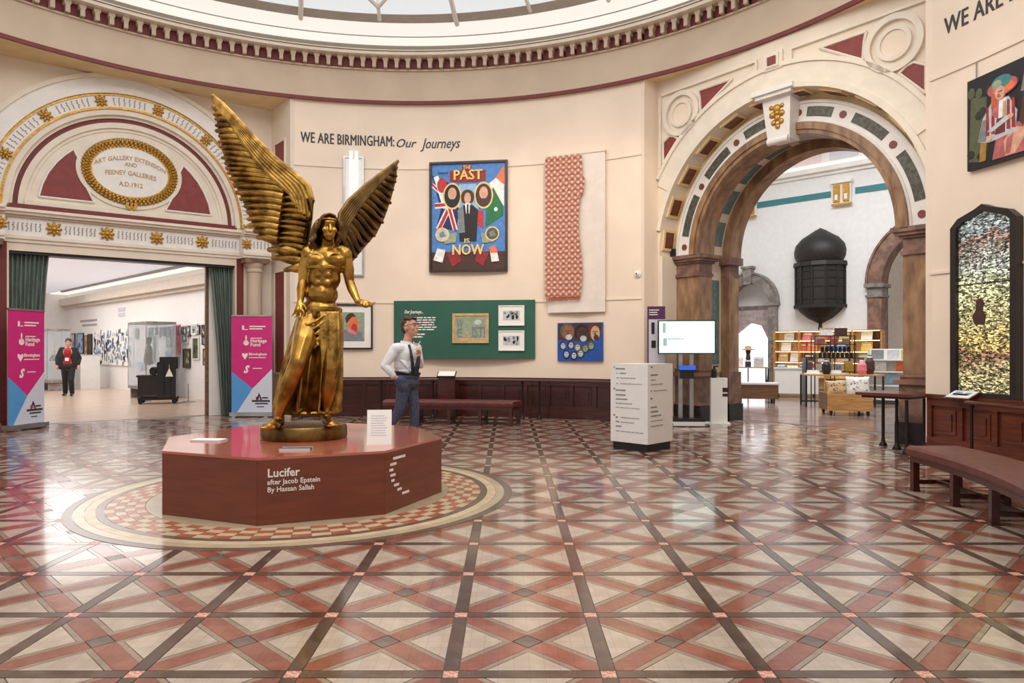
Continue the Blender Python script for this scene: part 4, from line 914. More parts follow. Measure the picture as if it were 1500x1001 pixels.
# small painting of faces
t, w, h = board('painting', 'small unframed blue painting of several faces below the hanging cloth', 'painting', 818, 473, 884, 529)
part(t, 'canvas', MB().box(-w/2, w/2, -.04, 0, 0, h), 'flat_cobalt'); p = Pic(t, w, h, 0, -.04)
p.poly('dark_ground', [(.02, .55), (.7, .5), (.95, .6), (.98, .98), (.02, .98)], 'flat_brown')
for u, v, ru, rv, m, hm in ((.24, .74, .13, .19, 'flat_skin2', 'flat_olive'), (.56, .70, .13, .19, 'flat_brown', 'flat_black'), (.84, .72, .1, .19, 'flat_tan', 'flat_maroon')):
    p.oval('head', u-.02, v+.04, ru+.03, rv+.02, hm); p.oval('face', u, v, ru, rv, m); p.oval('beard', u+.02, v-rv*.6, ru*.55, rv*.4, 'flat_silver' if u < .6 else 'flat_brown'); p.rect('brow', u-ru*.6, v+rv*.2, u+ru*.6, v+rv*.28, 'flat_black'); p.poly('nose', [(u-.01, v+rv*.15), (u-.03, v-rv*.2), (u+.03, v-rv*.2)], 'flat_brown')
for u, v in ((.12, .4), (.3, .42), (.45, .36), (.62, .33), (.75, .4), (.2, .18), (.37, .15), (.52, .2)): p.oval('small_head', u, v, .075, .105, 'flat_navy' if u < .4 else 'flat_olive'); p.oval('small_face', u+.01, v-.01, .052, .078, 'flat_silver' if u < .6 else 'flat_sage'); p.rect('small_brow', u-.02, v+.01, u+.04, v+.025, 'flat_navy'); p.rect('small_mouth', u-.005, v-.05, u+.025, v-.04, 'flat_navy')
# framed portrait left of the man
t, w, h = board('framed_portrait', 'black framed portrait with an orange face behind the statue hand', 'picture', 478, 446, 546, 512)
frame_parts(t, w, h, .035, 'black_frame', .05); part(t, 'mount', MB().box(-w/2+.02, w/2-.02, -.02, 0, .02, h-.02), 'mat_white'); p = Pic(t, w, h, .17, -.022)
p.rect('paint_ground', 0, 0, 1, 1, 'flat_sage'); p.poly('clothes', [(0, 0), (1, 0), (.9, .3), (.6, .45), (.1, .35)], 'flat_grey'); p.oval('face', .62, .55, .17, .3, 'flat_orange'); p.oval('cheek', .66, .45, .1, .16, 'flat_red'); p.poly('hair', [(.4, .6), (.5, .75), (.6, .85), (.72, .85), (.6, .98), (.45, .95), (.35, .8)], 'flat_brown'); p.poly('scarf', [(.4, .35), (.7, .2), (.75, .3), (.5, .45)], 'flat_pink')
# tall white framed glazing behind the right wing
t, w, h = board('glazed_panel', 'tall narrow framed glazing with a modelled window reflection on the wall behind the right wing', 'panel', 503, 230, 533, 405)
frame_parts(t, w, h, .035, 'aluminium', .05); part(t, 'glazing', MB().box(-w/2+.03, w/2-.03, -.03, 0, .03, h-.03), 'plastic_white')
for x in (-.05, .06): part(t, 'reflection_bar', MB().tube([(x, -.06, h*.35), (x, -.06, h+.1)], .035, 8), 'cove_glow')  # glowing bars built in place of a window reflected in the glazing
# green board with its pictures
gb, w, h = board('display_board', 'dark green display board on the far wall behind the man', 'board', 578, 441, 784, 525)
part(gb, 'panel', MB().box(-w/2, w/2, -.04, 0, 0, h), 'green_board')
ox = lambda px: (px-578)/206*w-w/2; oz = lambda py: h*(1-(py-441)/84)
hd = shift(fit(text_mb('Our Journeys...', .1, .02, shear=.3), .40, .07), (ox(594), -.043, oz(459.5))); part(gb, 'heading', hd, 'lettering_white')
part(gb, 'text_block', shift(greek(.82, .30, 6, 8, y=-.044, fill=.45), (ox(594), 0, oz(465))), 'lettering_white'); part(gb, 'text_block', shift(greek(.5, .11, 2, 9, y=-.044, fill=.5), (ox(594), 0, oz(489))), 'lettering_white')
part(gb, 'curl_mark', shift(MB().arc(.07, .085, -.004, 0, 0, PI*1.1, PI*1.95, 12), (ox(612), -.041, oz(499))), 'lettering_white')
def hung(name, label, x0, y0, x1, y1, cat='picture'):
    x, z = (ox(x0)+ox(x1))/2, oz(y1); m = RM[gb.name]; L = m @ Vector((x, -.041, z)); return thing(name, label, cat, L, gb.rotation_euler[2]), ox(x1)-ox(x0), oz(y0)-oz(y1)
t, w2, h2 = hung('framed_print', 'oak framed print of the words WE EXIST on the green board', 665, 460, 718, 503)
frame_parts(t, w2, h2, .05, 'oak_frame', .035); part(t, 'sheet', MB().box(-w2/2+.04, w2/2-.04, -.018, 0, .04, h2-.04), 'flat_tan'); p = Pic(t, w2, h2, .06, -.018); p.rect('wash', .02, .1, .98, .96, 'flat_sage')
for s, u0, v0, u1, hv, m in (('W', .04, .55, .24, .35, 'flat_grey'), ('E', .07, .14, .22, .34, 'flat_grey'), ('x', .33, .12, .48, .25, 'flat_tan'), ('IST!', .55, .14, .96, .42, 'flat_grey')): p.text('letters', s, u0, v0, u1, hv, m, .02)
p.oval('dove', .74, .75, .12, .1, 'flat_silver')
for i, (y0, y1, lab) in enumerate(((449, 478, 'white mounted crowd photograph, upper of two on the green board'), (485, 514, 'white mounted group photograph, lower of two on the green board'))):
    t, w2, h2 = hung('photograph', lab, 732, y0, 769, y1, 'photograph'); t['group'] = 'photographs on the green board'
    frame_parts(t, w2, h2, .02, 'mat_white', .035); part(t, 'mount', MB().box(-w2/2+.01, w2/2-.01, -.02, 0, .01, h2-.01), 'mat_white'); p = Pic(t, w2, h2, .11, -.021); rr = random.Random(i)
    p.rect('photo_print', -.05, 0, 1.05, 1, 'flat_silver')
    for k in range(10): p.oval('photo_figure', rr.uniform(.02, .95), rr.uniform(.15, .8), rr.uniform(.04, .1), rr.uniform(.08, .25), rr.choice(('flat_black', 'flat_grey', 'flat_black')))
t, w, h = board('wall_sensor', 'small round white sensor on the far wall near the archway', 'sensor', 930, 397, 939, 406)
part(t, 'back_plate', MB().arc(.001, w*.55, -.015, 0, h/2, 0, 2*PI, 20), 'plastic_white'); part(t, 'dome', MB().ell((0, -.02, h/2), (w*.4, .05, w*.4)), 'plastic_white', smooth=True); part(t, 'lens', MB().ell((0, -.06, h/2), (w*.14, .015, w*.14)), 'plastic_black', smooth=True)
# ---------------------------------------------------------------- right wall hangings
t, w, h = board('painting', 'oil painting of a seated woman in a wide hat high on the right wall', 'painting', 1423, 121, 1545, 252, xm=1423)
part(t, 'canvas', MB().box(-w/2, w/2, -.05, 0, 0, h), 'flat_black'); p = Pic(t, w, h, .0, -.05)
rr = random.Random(11)
p.poly('foliage', [(.02, .1), (.22, .05), (.26, .75), (.05, .8)], 'flat_olive')
for _ in range(10): u, v = rr.uniform(.05, .3), rr.uniform(.1, .95); p.oval('leaf', u, v, rr.uniform(.03, .06), rr.uniform(.03, .07), rr.choice(('paint_dark', 'flat_olive', 'paint_dark')))
p.poly('cloud', [(.68, .66), (.98, .6), (.98, .95), (.8, .97), (.72, .84)], 'flat_grey'); p.oval('cloud_light', .84, .85, .1, .06, 'flat_sage'); p.poly('landscape', [(.64, .25), (.98, .2), (.98, .62), (.72, .68)], 'flat_brown'); p.poly('hill', [(.72, .4), (.98, .34), (.98, .6), (.82, .6)], 'flat_olive')
p.poly('chair', [(.17, .06), (.25, .06), (.27, .3), (.19, .33)], 'paint_ochre'); p.poly('chair', [(.7, .22), (.78, .2), (.8, .4), (.74, .42)], 'paint_ochre')
p.poly('skirt', [(.34, .04), (.72, .04), (.8, .2), (.66, .36), (.4, .34)], 'paint_rose'); p.poly('leg', [(.5, .05), (.62, .05), (.78, .26), (.6, .33), (.48, .2)], 'flat_skin'); p.poly('knee_shade', [(.5, .06), (.56, .06), (.6, .26), (.52, .22)], 'paint_rose')
p.poly('jacket', [(.15, .28), (.3, .24), (.62, .27), (.64, .48), (.54, .66), (.34, .67), (.22, .52)], 'flat_silver'); p.poly('jacket_shade', [(.15, .28), (.26, .26), (.3, .5), (.22, .5)], 'flat_grey')
for x in (.26, .33, .52, .58): p.poly('jacket_stripe', [(x, .32), (x+.045, .31), (x+.035, .62), (x+.005, .63)], 'paint_crimson')
p.poly('lapel', [(.34, .52), (.42, .45), (.43, .66), (.36, .68)], 'paint_rose'); p.poly('blouse', [(.42, .46), (.51, .46), (.51, .65), (.43, .65)], 'flat_white'); p.poly('blouse_shade', [(.47, .46), (.51, .46), (.51, .62), (.48, .62)], 'flat_tan'); p.poly('bodice', [(.38, .3), (.5, .3), (.5, .46), (.4, .46)], 'flat_maroon')
p.poly('arm', [(.28, .36), (.34, .34), (.56, .42), (.57, .46), (.5, .46)], 'flat_silver'); p.oval('hand', .57, .445, .035, .025, 'flat_skin'); p.oval('hand', .31, .28, .03, .03, 'flat_skin')
p.poly('hair', [(.33, .6), (.39, .6), (.4, .8), (.34, .78)], 'flat_rust'); p.oval('hat_brim', .47, .78, .185, .09, 'paint_rose'); p.oval('hat_underside', .49, .765, .13, .06, 'flat_orange'); p.oval('hat_crown', .46, .835, .12, .07, 'flat_teal'); p.oval('hat_ribbon', .41, .82, .06, .05, 'flat_sage'); p.oval('face', .445, .725, .06, .075, 'flat_skin'); p.oval('cheek', .43, .70, .02, .022, 'paint_rose'); p.rect('eyes', .42, .735, .475, .745, 'flat_brown'); p.rect('mouth', .435, .683, .46, .69, 'paint_crimson')
a0 = onwall(1432, 60); single('picture_wire', 'thin grey wire holding the painting of the woman in a hat', 'wire', MB().tube([(*pol(a0[0], RW-.02), onwall(1432, 118)[1]), (*pol(a0[0], RW-.02), 5.0)], .008, 6), 'ornament_grey')
t, w, h = board('mosaic_panel', 'glittering glass mosaic panel in a black pointed frame on the right wall', 'panel', 1402, 300, 1500, 584, xm=1402)
zt = onwall(1452, 299)[1]-onwall(1402, 584)[1]; zs = onwall(1402, 336)[1]-onwall(1402, 584)[1]
def pointed(e, zb): return [(-w/2+e, zb), (w/2-e, zb), (w/2-e, zs-e*.2), (w*.38-e*.8, zs+(zt-zs)*.45-e*.6), (w*.12, zt-e*.9-.05), (0, zt-e), (-w*.12, zt-e*.9-.05), (-w*.38+e*.8, zs+(zt-zs)*.45-e*.6), (-w/2+e, zs-e*.2)]
o1, i1 = pointed(0, 0), pointed(.085, .10); q = MB(); n = len(o1)
q.add([(x, -.10, z) for x, z in o1]+[(x, -.10, z) for x, z in i1]+[(x, 0, z) for x, z in o1]+[(x, 0, z) for x, z in i1], sum([[(i, (i+1) % n, n+(i+1) % n, n+i), (2*n+i, 3*n+i, 3*n+(i+1) % n, 2*n+(i+1) % n), (i, 2*n+i, 2*n+(i+1) % n, (i+1) % n), (n+i, n+(i+1) % n, 3*n+(i+1) % n, 3*n+i)] for i in range(n)], []))
part(t, 'frame', q, 'black_frame'); part(t, 'mosaic', MB().prism(i1, -.05, -.02), 'glass_mosaic'); part(t, 'glazing_bar', MB().box(-w/2+.08, w/2-.08, -.06, -.045, zs*.66, zs*.66+.015), 'black_frame')
part(t, 'seated_figure', MB().prism([(-.15, .95), (.0, .93), (.02, 1.05), (-.03, 1.12), (-.0, 1.2), (-.05, 1.27), (-.12, 1.24), (-.13, 1.12), (-.18, 1.04)], -.053, -.045), 'flat_brown')
t = thing('reading_panel', 'small white sloping label on the panelling below the mosaic', 'label', (*pol(onwall(1427, 300)[0], RW-.16), .80), rad(onwall(1427, 300)[0])-PI/2)
m = Matrix.Rotation(rad(25), 4, 'X'); part(t, 'tray', shift(MB().box(-.19, .19, -.12, .1, .02, .045), m=m), 'mahogany'); part(t, 'card', shift(MB().box(-.17, .17, -.1, .08, .045, .052), m=m), 'paper_white'); part(t, 'bracket', MB().box(-.1, .1, -.06, .04, .0, .05), 'mahogany')
part(t, 'print', shift(MB().box(-.12, -.02, -.06, .05, .052, .054).box(.03, .12, -.04, .04, .052, .054), m=m), 'flat_lightblue')
# ================================================================ leaning rail, benches
def rail(name, label, a0, a1, posts, R=7.68):
    t = thing(name, label, 'rail', (*pol((a0+a1)/2, R), 0))
    part(t, 'handrail', MB().lathe([(R-.05, .755), (R+.05, .755), (R+.05, .775), (R+.035, .795), (R-.035, .795), (R-.05, .775)], rad(a0), rad(a1), 40, (CX, CY)), 'mahogany', world=True)
    for a in posts:
        x, y = pol(a, R); part(t, 'post', MB().spin([(.05, 0), (.05, .015), (.022, .05), (.018, .12), (.018, .7), (.028, .75), (.0, .755)], 10, (x, y, 0)), 'iron', smooth=True, world=True)
    return t
rail('leaning_rail', 'low dark leaning rail in front of the far wall panelling', 57, 107.5, [58, onwall(805, 500)[0]+.6, 73, onwall(700, 500)[0]+3, 87, 95, 104, 107], 7.62)
rail('leaning_rail', 'low dark leaning rail in front of the panelling below the mosaic', -26, 10.8, [10.3, 1, -8, -17], 7.5)
a = onwall(663, 500)[0]
t = thing('reading_panel', 'small sloping label panel on a dark stand behind the far bench', 'label', (*pol(a, 7.35), 0), rad(a)-PI/2)
m = Matrix.Rotation(rad(30), 4, 'X'); part(t, 'case', shift(MB().box(-.19, .19, -.1, .1, -.03, .0), (0, 0, .9), m), 'mahogany'); part(t, 'card', shift(MB().box(-.17, .17, -.085, .085, 0, .008), (0, 0, .9), m), 'paper_white'); part(t, 'stand', MB().box(-.17, .17, -.02, .05, .04, .88).box(-.2, .2, -.14, .12, 0, .04), 'mahogany')
def bench(label, a0, a1, R0, R1, nleg):
    t = thing('bench', label, 'bench', (*pol((a0+a1)/2, (R0+R1)/2), 0), group='curved benches round the hall')
    n = 28; part(t, 'seat', MB().lathe([(R0+.015, .345), (R1-.015, .345), (R1, .37), (R1, .415), (R1-.03, .44), (R0+.03, .44), (R0, .415), (R0, .37)], rad(a0), rad(a1), n, (CX, CY)), 'leather', world=True, smooth=True)
    part(t, 'seat_frame', MB().lathe([(R0+.03, .29), (R1-.03, .29), (R1-.03, .345), (R0+.03, .345)], rad(a0+.2), rad(a1-.2), n, (CX, CY)), 'mahogany', world=True)
    for k in range(nleg):
        a = a0+.5+(a1-a0-1.0)*k/(nleg-1); ends = []
        for R in (R0+.06, R1-.06):
            x, y = pol(a, R); part(t, 'leg', MB().obox((x, y, .145), (.06, .06, .29), rad(a)).obox((x, y, .012), (.068, .068, .024), rad(a)), 'mahogany', world=True); ends.append((x, y))
        q = MB(); (x0, y0), (x1, y1) = ends; q.obox(((x0+x1)/2, (y0+y1)/2, .09), (R1-R0-.12, .03, .04), rad(a)); part(t, 'stretcher', q, 'mahogany', world=True)
    Rm = (R0+R1)/2; part(t, 'long_stretcher', MB().lathe([(Rm-.02, .075), (Rm+.02, .075), (Rm+.02, .11), (Rm-.02, .11)], rad(a0+.5), rad(a1-.5), n, (CX, CY)), 'mahogany', world=True)
bench('long curved brown leather bench by the far wall behind the man', 70.8, 93.5, 6.15, 6.7, 5)
bench('curved brown leather bench at the right edge below the mosaic', -26, 1.2, 5.93, 6.48, 5)
# ================================================================ sign box, screen, small stands by the arch
t = thing('direction_sign', 'waist-high square white direction sign on a black base', 'sign', (1.88, 10.05, 0), rad(45))
part(t, 'base', MB().box(-.285, .285, -.285, .285, 0, .11), 'plastic_black'); part(t, 'body', MB().box(-.31, .31, -.31, .31, .11, 1.2), 'plastic_white')
def face_print(side, rows):
    for i, (x, z, w, hgt, mt) in enumerate(rows):
        q = greek(w, hgt*.7, 1, i+side*20, y=-.003, fill=1, ragged=1)
        q.v = [(x+a-.31, -.311+b, z+c) for a, b, c in q.v] if side == 0 else [(.311-b, x+a-.31, z+c) for a, b, c in q.v]; part(t, 'print', q, mt)
# side 0 faces -y local (towards lower right after turning), side 1 faces +x
L0 = [(.05, 1.16, .025, .022, 'flat_grey'), (.09, 1.14, .16, .028, 'flat_grey'), (.1, 1.075, .02, .02, 'flat_grey'), (.16, 1.075, .1, .022, 'flat_grey'), (.1, 1.01, .045, .02, 'ornament_grey'), (.17, 1.01, .26, .02, 'ornament_grey'), (.1, .93, .03, .02, 'ornament_grey'), (.17, .93, .36, .02, 'ornament_grey'), (.05, .86, .03, .03, 'flat_grey'), (.09, .84, .17, .026, 'flat_grey'), (.09, .775, .17, .028, 'flat_grey'), (.09, .715, .2, .024, 'flat_grey'), (.09, .655, .28, .022, 'ornament_grey'), (.09, .595, .4, .018, 'ornament_grey'), (.05, .49, .03, .03, 'flat_grey'), (.09, .46, .035, .03, 'flat_grey'), (.18, .46, .3, .022, 'ornament_grey'), (.09, .40, .06, .022, 'flat_grey'), (.18, .395, .22, .022, 'ornament_grey'), (.09, .335, .1, .022, 'flat_grey'), (.09, .265, .46, .018, 'ornament_grey')]
def f2(rows):
    for i, (x, z, w, hgt, mt) in enumerate(rows):
        q = greek(w, hgt*.7, 1, i, y=0, fill=1, ragged=1); q.v = [(-.3125+b, .31-x-a, z+c) for a, b, c in q.v]; part(t, 'print', q, mt)
f2(L0)
face_print(0, [(.07, 1.17, .04, .03, 'flat_grey'), (.07, 1.06, .18, .026, 'flat_grey'), (.07, .99, .12, .02, 'ornament_grey'), (.07, .93, .3, .02, 'ornament_grey'), (.14, .84, .34, .02, 'ornament_grey'), (.07, .84, .03, .02, 'flat_grey'), (.07, .74, .04, .03, 'flat_grey'), (.07, .62, .15, .026, 'flat_grey'), (.07, .56, .18, .028, 'flat_grey'), (.07, .5, .26, .024, 'flat_grey'), (.07, .43, .3, .02, 'ornament_grey'), (.07, .36, .3, .02, 'ornament_grey')])
t = thing('screen_stand', 'wide lit display screen on a black two-post stand by the pier', 'screen', (3.27, 13.1, 0), rad(-4))
part(t, 'base', MB().box(-.36, .36, -.25, .3, .0, .05).box(-.36, -.28, -.3, .3, 0, .06).box(.28, .36, -.3, .3, 0, .06).box(-.3, .3, -.24, .28, .05, .14), 'plastic_black'); part(t, 'base_trim', MB().box(-.36, .36, -.3, -.25, .015, .085), 'plastic_white')
for x in (-.1, .1): part(t, 'post', MB().box(x-.035, x+.035, .0, .06, .05, 1.6), 'aluminium')
part(t, 'shelf', MB().box(-.16, .16, -.12, .04, 1.0, 1.04).box(-.12, .12, -.1, .02, .86, 1.0), 'plastic_black'); part(t, 'tablet', MB().box(-.15, .15, -.13, -.12, 1.02, 1.1), 'screen_blue')
sc = part(t, 'screen_housing', MB().box(-.52, .52, -.07, .0, 1.31, 1.93), 'plastic_black'); part(sc, 'display', MB().box(-.5, .5, -.074, -.07, 1.33, 1.91), 'screen_glow')
part(sc, 'display_print', shift(greek(.36, .03, 1, 3, y=-.077, fill=.8), (-.34, 0, 1.6)).box(-.44, -.38, -.077, -.074, 1.7, 1.88).box(-.43, -.36, -.077, -.074, 1.46, 1.6), 'screen_grey')
t = thing('sanitiser_stand', 'narrow white pedestal with a black dispenser at the arch pier', 'stand', (3.94, 13.35, 0), rad(-10))
part(t, 'foot', MB().box(-.22, .2, -.16, .16, 0, .02), 'plastic_white'); part(t, 'body', MB().box(-.15, .15, -.1, .1, .02, .86), 'plastic_white'); part(t, 'clip', MB().box(.06, .16, -.11, -.1, .6, .68).box(.06, .16, -.11, -.1, .52, .57), 'plastic_black')
part(t, 'bottle', MB().spin([(.0, .86), (.05, .86), (.05, 1.0), (.02, 1.03), (.02, 1.07), (.0, 1.07)], 12, (-.08, 0, 0)).box(-.1, .0, -.01, .01, 1.06, 1.085), 'plastic_black', smooth=True)
t = thing('panel_sign', 'tall slim sign with a purple heading beside the screen', 'sign', (2.77, 13.36, 0), rad(-6))
part(t, 'post', MB().box(-.02, .02, .0, .03, 0, 1.2).box(-.16, .16, -.12, .14, 0, .02), 'aluminium'); part(t, 'panel', MB().box(-.165, .165, -.03, 0, .92, 2.2), 'panel_grey'); part(t, 'heading_band', MB().box(-.165, .165, -.034, -.03, 1.96, 2.2).box(-.165, -.14, -.034, -.03, .92, 1.96), 'purple')
part(t, 'heading_text', shift(greek(.2, .13, 3, 5, y=-.038, fill=.4), (-.13, 0, 2.14)), 'lettering_white'); part(t, 'pictogram', MB().box(-.09, -.03, -.034, -.03, 1.68, 1.9).box(-.09, -.01, -.034, -.03, 1.42, 1.56).box(-.08, -.04, -.034, -.03, 1.0, 1.06).box(.05, .1, -.034, -.03, 1.0, 1.04), 'plastic_black')
_l, _r = frame(PR, DR); t = thing('console_table', 'narrow brown side table on black iron legs by the right pier', 'table', tuple(Matrix.Translation(_l) @ Matrix.Rotation(_r, 4, 'Z') @ Vector((2.09, -.37, 0))), _r)
part(t, 'top', MB().box(-.37, .37, -.35, .35, .76, .80), 'mahogany_light'); part(t, 'apron', MB().box(-.3, .33, -.31, .31, .73, .76), 'iron')
for x, y in ((.29, -.28), (.0, .08), (.28, .28), (-.28, .28)): part(t, 'leg', MB().spin([(.055, 0), (.055, .02), (.03, .06), (.022, .12), (.022, .72), (.0, .72)], 10, (x, y, 0)), 'iron', smooth=True)
# ================================================================ banners and curtains
def banner(label, loc, rz, w, h):
    t = thing('roll_up_banner', label, 'banner', loc, rz, group='pink roll-up banners at the gallery door')
    part(t, 'cassette', MB().box(-w/2-.02, w/2+.02, -.09, .1, .02, .1).box(-w/2+.05, -w/2+.12, -.16, .16, 0, .02).box(w/2-.12, w/2-.05, -.16, .16, 0, .02), 'aluminium'); part(t, 'pole', MB().tube([(0, .05, .1), (0, .03, h)], .01, 6), 'aluminium'); part(t, 'top_rail', MB().box(-w/2, w/2, -.02, .02, h-.01, h+.02), 'aluminium')
    sh = part(t, 'sheet', MB().box(-w/2, w/2, -.006, 0, .1, h), 'magenta')
    V = lambda v: .1+(h-.1)*v; X = lambda u: -w/2+w*u
    part(sh, 'blue_corner', MB().prism([(X(0), V(0)), (X(.14), V(0)), (X(.52), V(.245)), (X(0), V(.42))], -.0075, -.006), 'sky_blue'); part(sh, 'grey_corner', MB().prism([(X(.14), V(0)), (X(1), V(0)), (X(1), V(.45)), (X(.52), V(.245))], -.0075, -.006), 'banner_grey')
    def bars(name, rows, mat='lettering_white'):
        q = MB()
        for u0, u1, v0, v1 in rows: q.box(X(u0), X(u1), -.009, -.006, V(v0), V(v1))
        return part(sh, name, q, mat)
    bars('logo', [(.26, .31, .86, .9), (.44, .84, .885, .897), (.44, .76, .86, .872), (.26, .4, .855, .862)])
    part(sh, 'logo', MB().arc(.001, .055, -.009, -.006, V(.72), 0, 2*PI, 16).prism([(-.02, V(.72)), (.02, V(.72)), (.0, V(.79))], -.009, -.006).ell((0, -.007, V(.775)), (.016, .002, .05), n=8, m=5), 'lettering_white').location = (X(.36), 0, 0)
    for s, v, sz in (('Heritage', .725, .07), ('Fund', .685, .07)): part(sh, 'logo_text', shift(fit(text_mb(s, .1, .02), w*.40*(1 if s == 'Heritage' else .6), sz), (X(.47), -.007, V(v))), 'lettering_white')
    bars('logo', [(.47, .75, .765, .773)])
    part(sh, 'logo', MB().prism([(0, V(.545)), (.055, V(.59)), (.055, V(.61)), (.03, V(.615)), (0, V(.6)), (-.03, V(.615)), (-.055, V(.61)), (-.055, V(.59))], -.009, -.006), 'lettering_white').location = (X(.33), 0, 0)
    part(sh, 'logo_text', shift(fit(text_mb('Birmingham', .1, .02), w*.44, .055), (X(.43), -.007, V(.59))), 'lettering_white'); bars('logo', [(.43, .85, .562, .57)])
    part(sh, 'logo_text', shift(fit(text_mb('S', .2, .05, shear=.4), w*.15, .15), (X(.3), -.007, V(.41))), 'lettering_white'); bars('logo', [(.52, .75, .45, .458)])
    part(sh, 'emblem', MB().prism([(0, V(.2)), (.06, V(.13)), (.03, V(.12)), (0, V(.165)), (-.03, V(.12)), (-.06, V(.13))][::-1], -.009, -.006), 'flat_navy').location = (X(.68), 0, 0); bars('emblem', [(.6, .68, .13, .16)], 'flat_red'); bars('emblem_text', [(.5, .95, .105, .125), (.58, .9, .08, .095), (.75, .9, .14, .155), (.62, .8, .05, .06)], 'lettering_dark')
    return t
banner('pink, blue and white roll-up banner by the left curtain', (-8.42, 12.42, 0), math.atan2(.62, .12), .74, 2.08)
banner('pink, blue and white roll-up banner in front of the beige column', (-5.29, 14.66, 0), rad(3), .82, 2.08)
def curtain(label, x0t, x1t, x0b, x1b, side):
    n, m = 72, 24; fr = []
    for j in range(m+1):
        v = j/m; tie = math.exp(-((v-.52)/.16)**2)
        a = x0b+(x0t-x0b)*v; b = x1b+(x1t-x1b)*v
        if side > 0: a = a+(b-a)*(.62*(1-v)**.8-.12*max(0, .45-v))
        else: b = b-(b-a)*.30*(1-v)**.7
        for i in range(n+1):
            u = i/n; fr.append((a+(b-a)*u, .18+.045*math.sin(u*2*PI*9+.6*math.sin(v*3))+.015*math.sin(u*31+v*4), .02+3.16*v))
    k = len(fr); q = fr+[(x, y+.02, z) for x, y, z in fr]; w = n+1; fs = []
    for j in range(m):
        for i in range(n): e = j*w+i; fs += [(e, e+1, e+w+1, e+w), (k+e, k+e+w, k+e+w+1, k+e+1)]
    for l in ([j*w for j in range(m+1)], [j*w+n for j in range(m+1)], list(range(w)), list(range(m*w, m*w+w))): fs += [(e, f, f+k, e+k) for e, f in zip(l, l[1:])]
    lc, r = frame(PL, DL)
    t = thing('curtain', label, 'curtain', lc, r, group='green curtains of the gallery doorway'); part(t, 'drape', MB().add(q, fs), 'curtain_green', smooth=True)
    part(t, 'pole', MB().tube([(x0t-.02, .18, 3.19), (x1t+.02, .18, 3.19)], .015, 8), 'iron')
curtain('grey green curtain drawn to the left of the gallery doorway', -1.93, -1.32, -1.93, -1.30, -1)
curtain('grey green curtain gathered at the right of the gallery doorway', 1.47, 1.93, 1.47, 1.93, 1)
# ================================================================ people
def add_head(B, c, fr, k=1.0):                      # c: centre of the skull, fr: 3x3 facing (-y is the face)
    c = Vector(c)
    def h(x, y, z): return c+fr @ (Vector((x, y, z))*k)
    B.ell(h(0, .012, .025), (.074*k, .094*k, .10*k), fr); B.ell(h(0, -.03, -.045), (.056*k, .062*k, .075*k), fr); B.ell(h(0, -.055, -.095), (.03*k, .03*k, .024*k), fr)
    B.cap(h(0, -.088, .015), .009*k, h(0, -.108, -.028), .014*k); B.ell(h(0, -.082, .035), (.05*k, .016*k, .01*k), fr); B.ell(h(0, -.086, -.06), (.024*k, .014*k, .006*k), fr); B.ell(h(0, -.084, -.072), (.02*k, .014*k, .006*k), fr)
    for s in (-1, 1): B.ell(h(s*.076, .01, -.01), (.012*k, .022*k, .032*k), fr); B.ell(h(s*.04, -.065, -.025), (.022*k, .024*k, .024*k), fr)
    return h
def fist(B, w, d, n, k=1., curl=.7, L=.17):          # hand closed round something: palm, four bent fingers, thumb across
    d = Vector(d).normalized(); n = Vector(n).normalized(); s = d.cross(n).normalized(); L *= k
    B.cap(w, .027*k, w+d*L*.2, .032*k); pm = w+d*L*.48; B.cap(w+d*L*.18-s*.014*k, .026*k, pm-s*.02*k, .022*k); B.cap(w+d*L*.18+s*.014*k, .026*k, pm+s*.02*k, .022*k)
    for i, ln in enumerate((.38, .43, .4, .32)):
        p = pm+s*(.034-.0225*i)*k; dd = (d+n*curl*.4).normalized()
        for seg, f in enumerate((.5, .32, .24)):
            q = p+dd*L*ln*f; B.cap(p, .0095*k*(1-.08*seg), q, .0088*k*(1-.08*seg)); p = q; dd = (dd+n*curl*1.1).normalized()
    p = w+d*L*.2+s*.026*k; dd = (d*.6+s*.6+n*.5).normalized()
    for f in (.24, .2, .14): q = p+dd*L*f; B.cap(p, .0115*k, q, .0105*k); p = q; dd = (dd+n*.5-s*.3).normalized()
# ---------------------------------------------------------------- man in the white shirt
man = thing('person', 'man in white shirt and tie walking past the green board', 'person', (-1.32, 9.25, 0))
K = 112.65
def Q(px, py, y=0.): return Vector(((px-596.3)/K, y, 1.42+(510-py)/K))
fr = Matrix.Rotation(rad(62), 3, 'Z') @ Matrix.Rotation(rad(-12), 3, 'X')
B = MB(); hd = Q(600.5, 480, 0)
hh = add_head(B, hd, fr, 1.1)
B.cap(hh(0, .02, -.06), .052, Q(596, 503, .0), .058)
B.ell(Q(594, 520, 0), (.17, .12, .17)); B.ell(Q(595, 538, 0), (.145, .105, .13)); B.ell(Q(596, 553, 0), (.15, .115, .11)); B.cap(Q(583, 509, -.09), .06, Q(607, 509, .08), .06)
shn, shf = Q(581, 511, -.12), Q(609, 511, .10)
eln, wrn = Q(567, 536, -.17), Q(581, 551, -.17)
B.chain([(shn, .056), (Q(574, 524, -.15), .05), (eln, .041), (wrn, .028)]); fist(B, wrn, (.62, .35, -.62), (.2, .5, .2), k=.82, curl=.2)
elf, wrf = Q(614, 535, .10), Q(614, 522, -.08)
B.chain([(shf, .055), (elf, .04), (wrf, .028)]); fist(B, wrf, (.1, -.35, .55), (-.6, -.2, -.4), curl=.75)
hip = Q(597, 560, 0)
k1, a1 = Q(606, 598, .06), Q(605, 651, .05); k2, a2 = Q(587, 598, -.07), Q(566, 640, -.05)
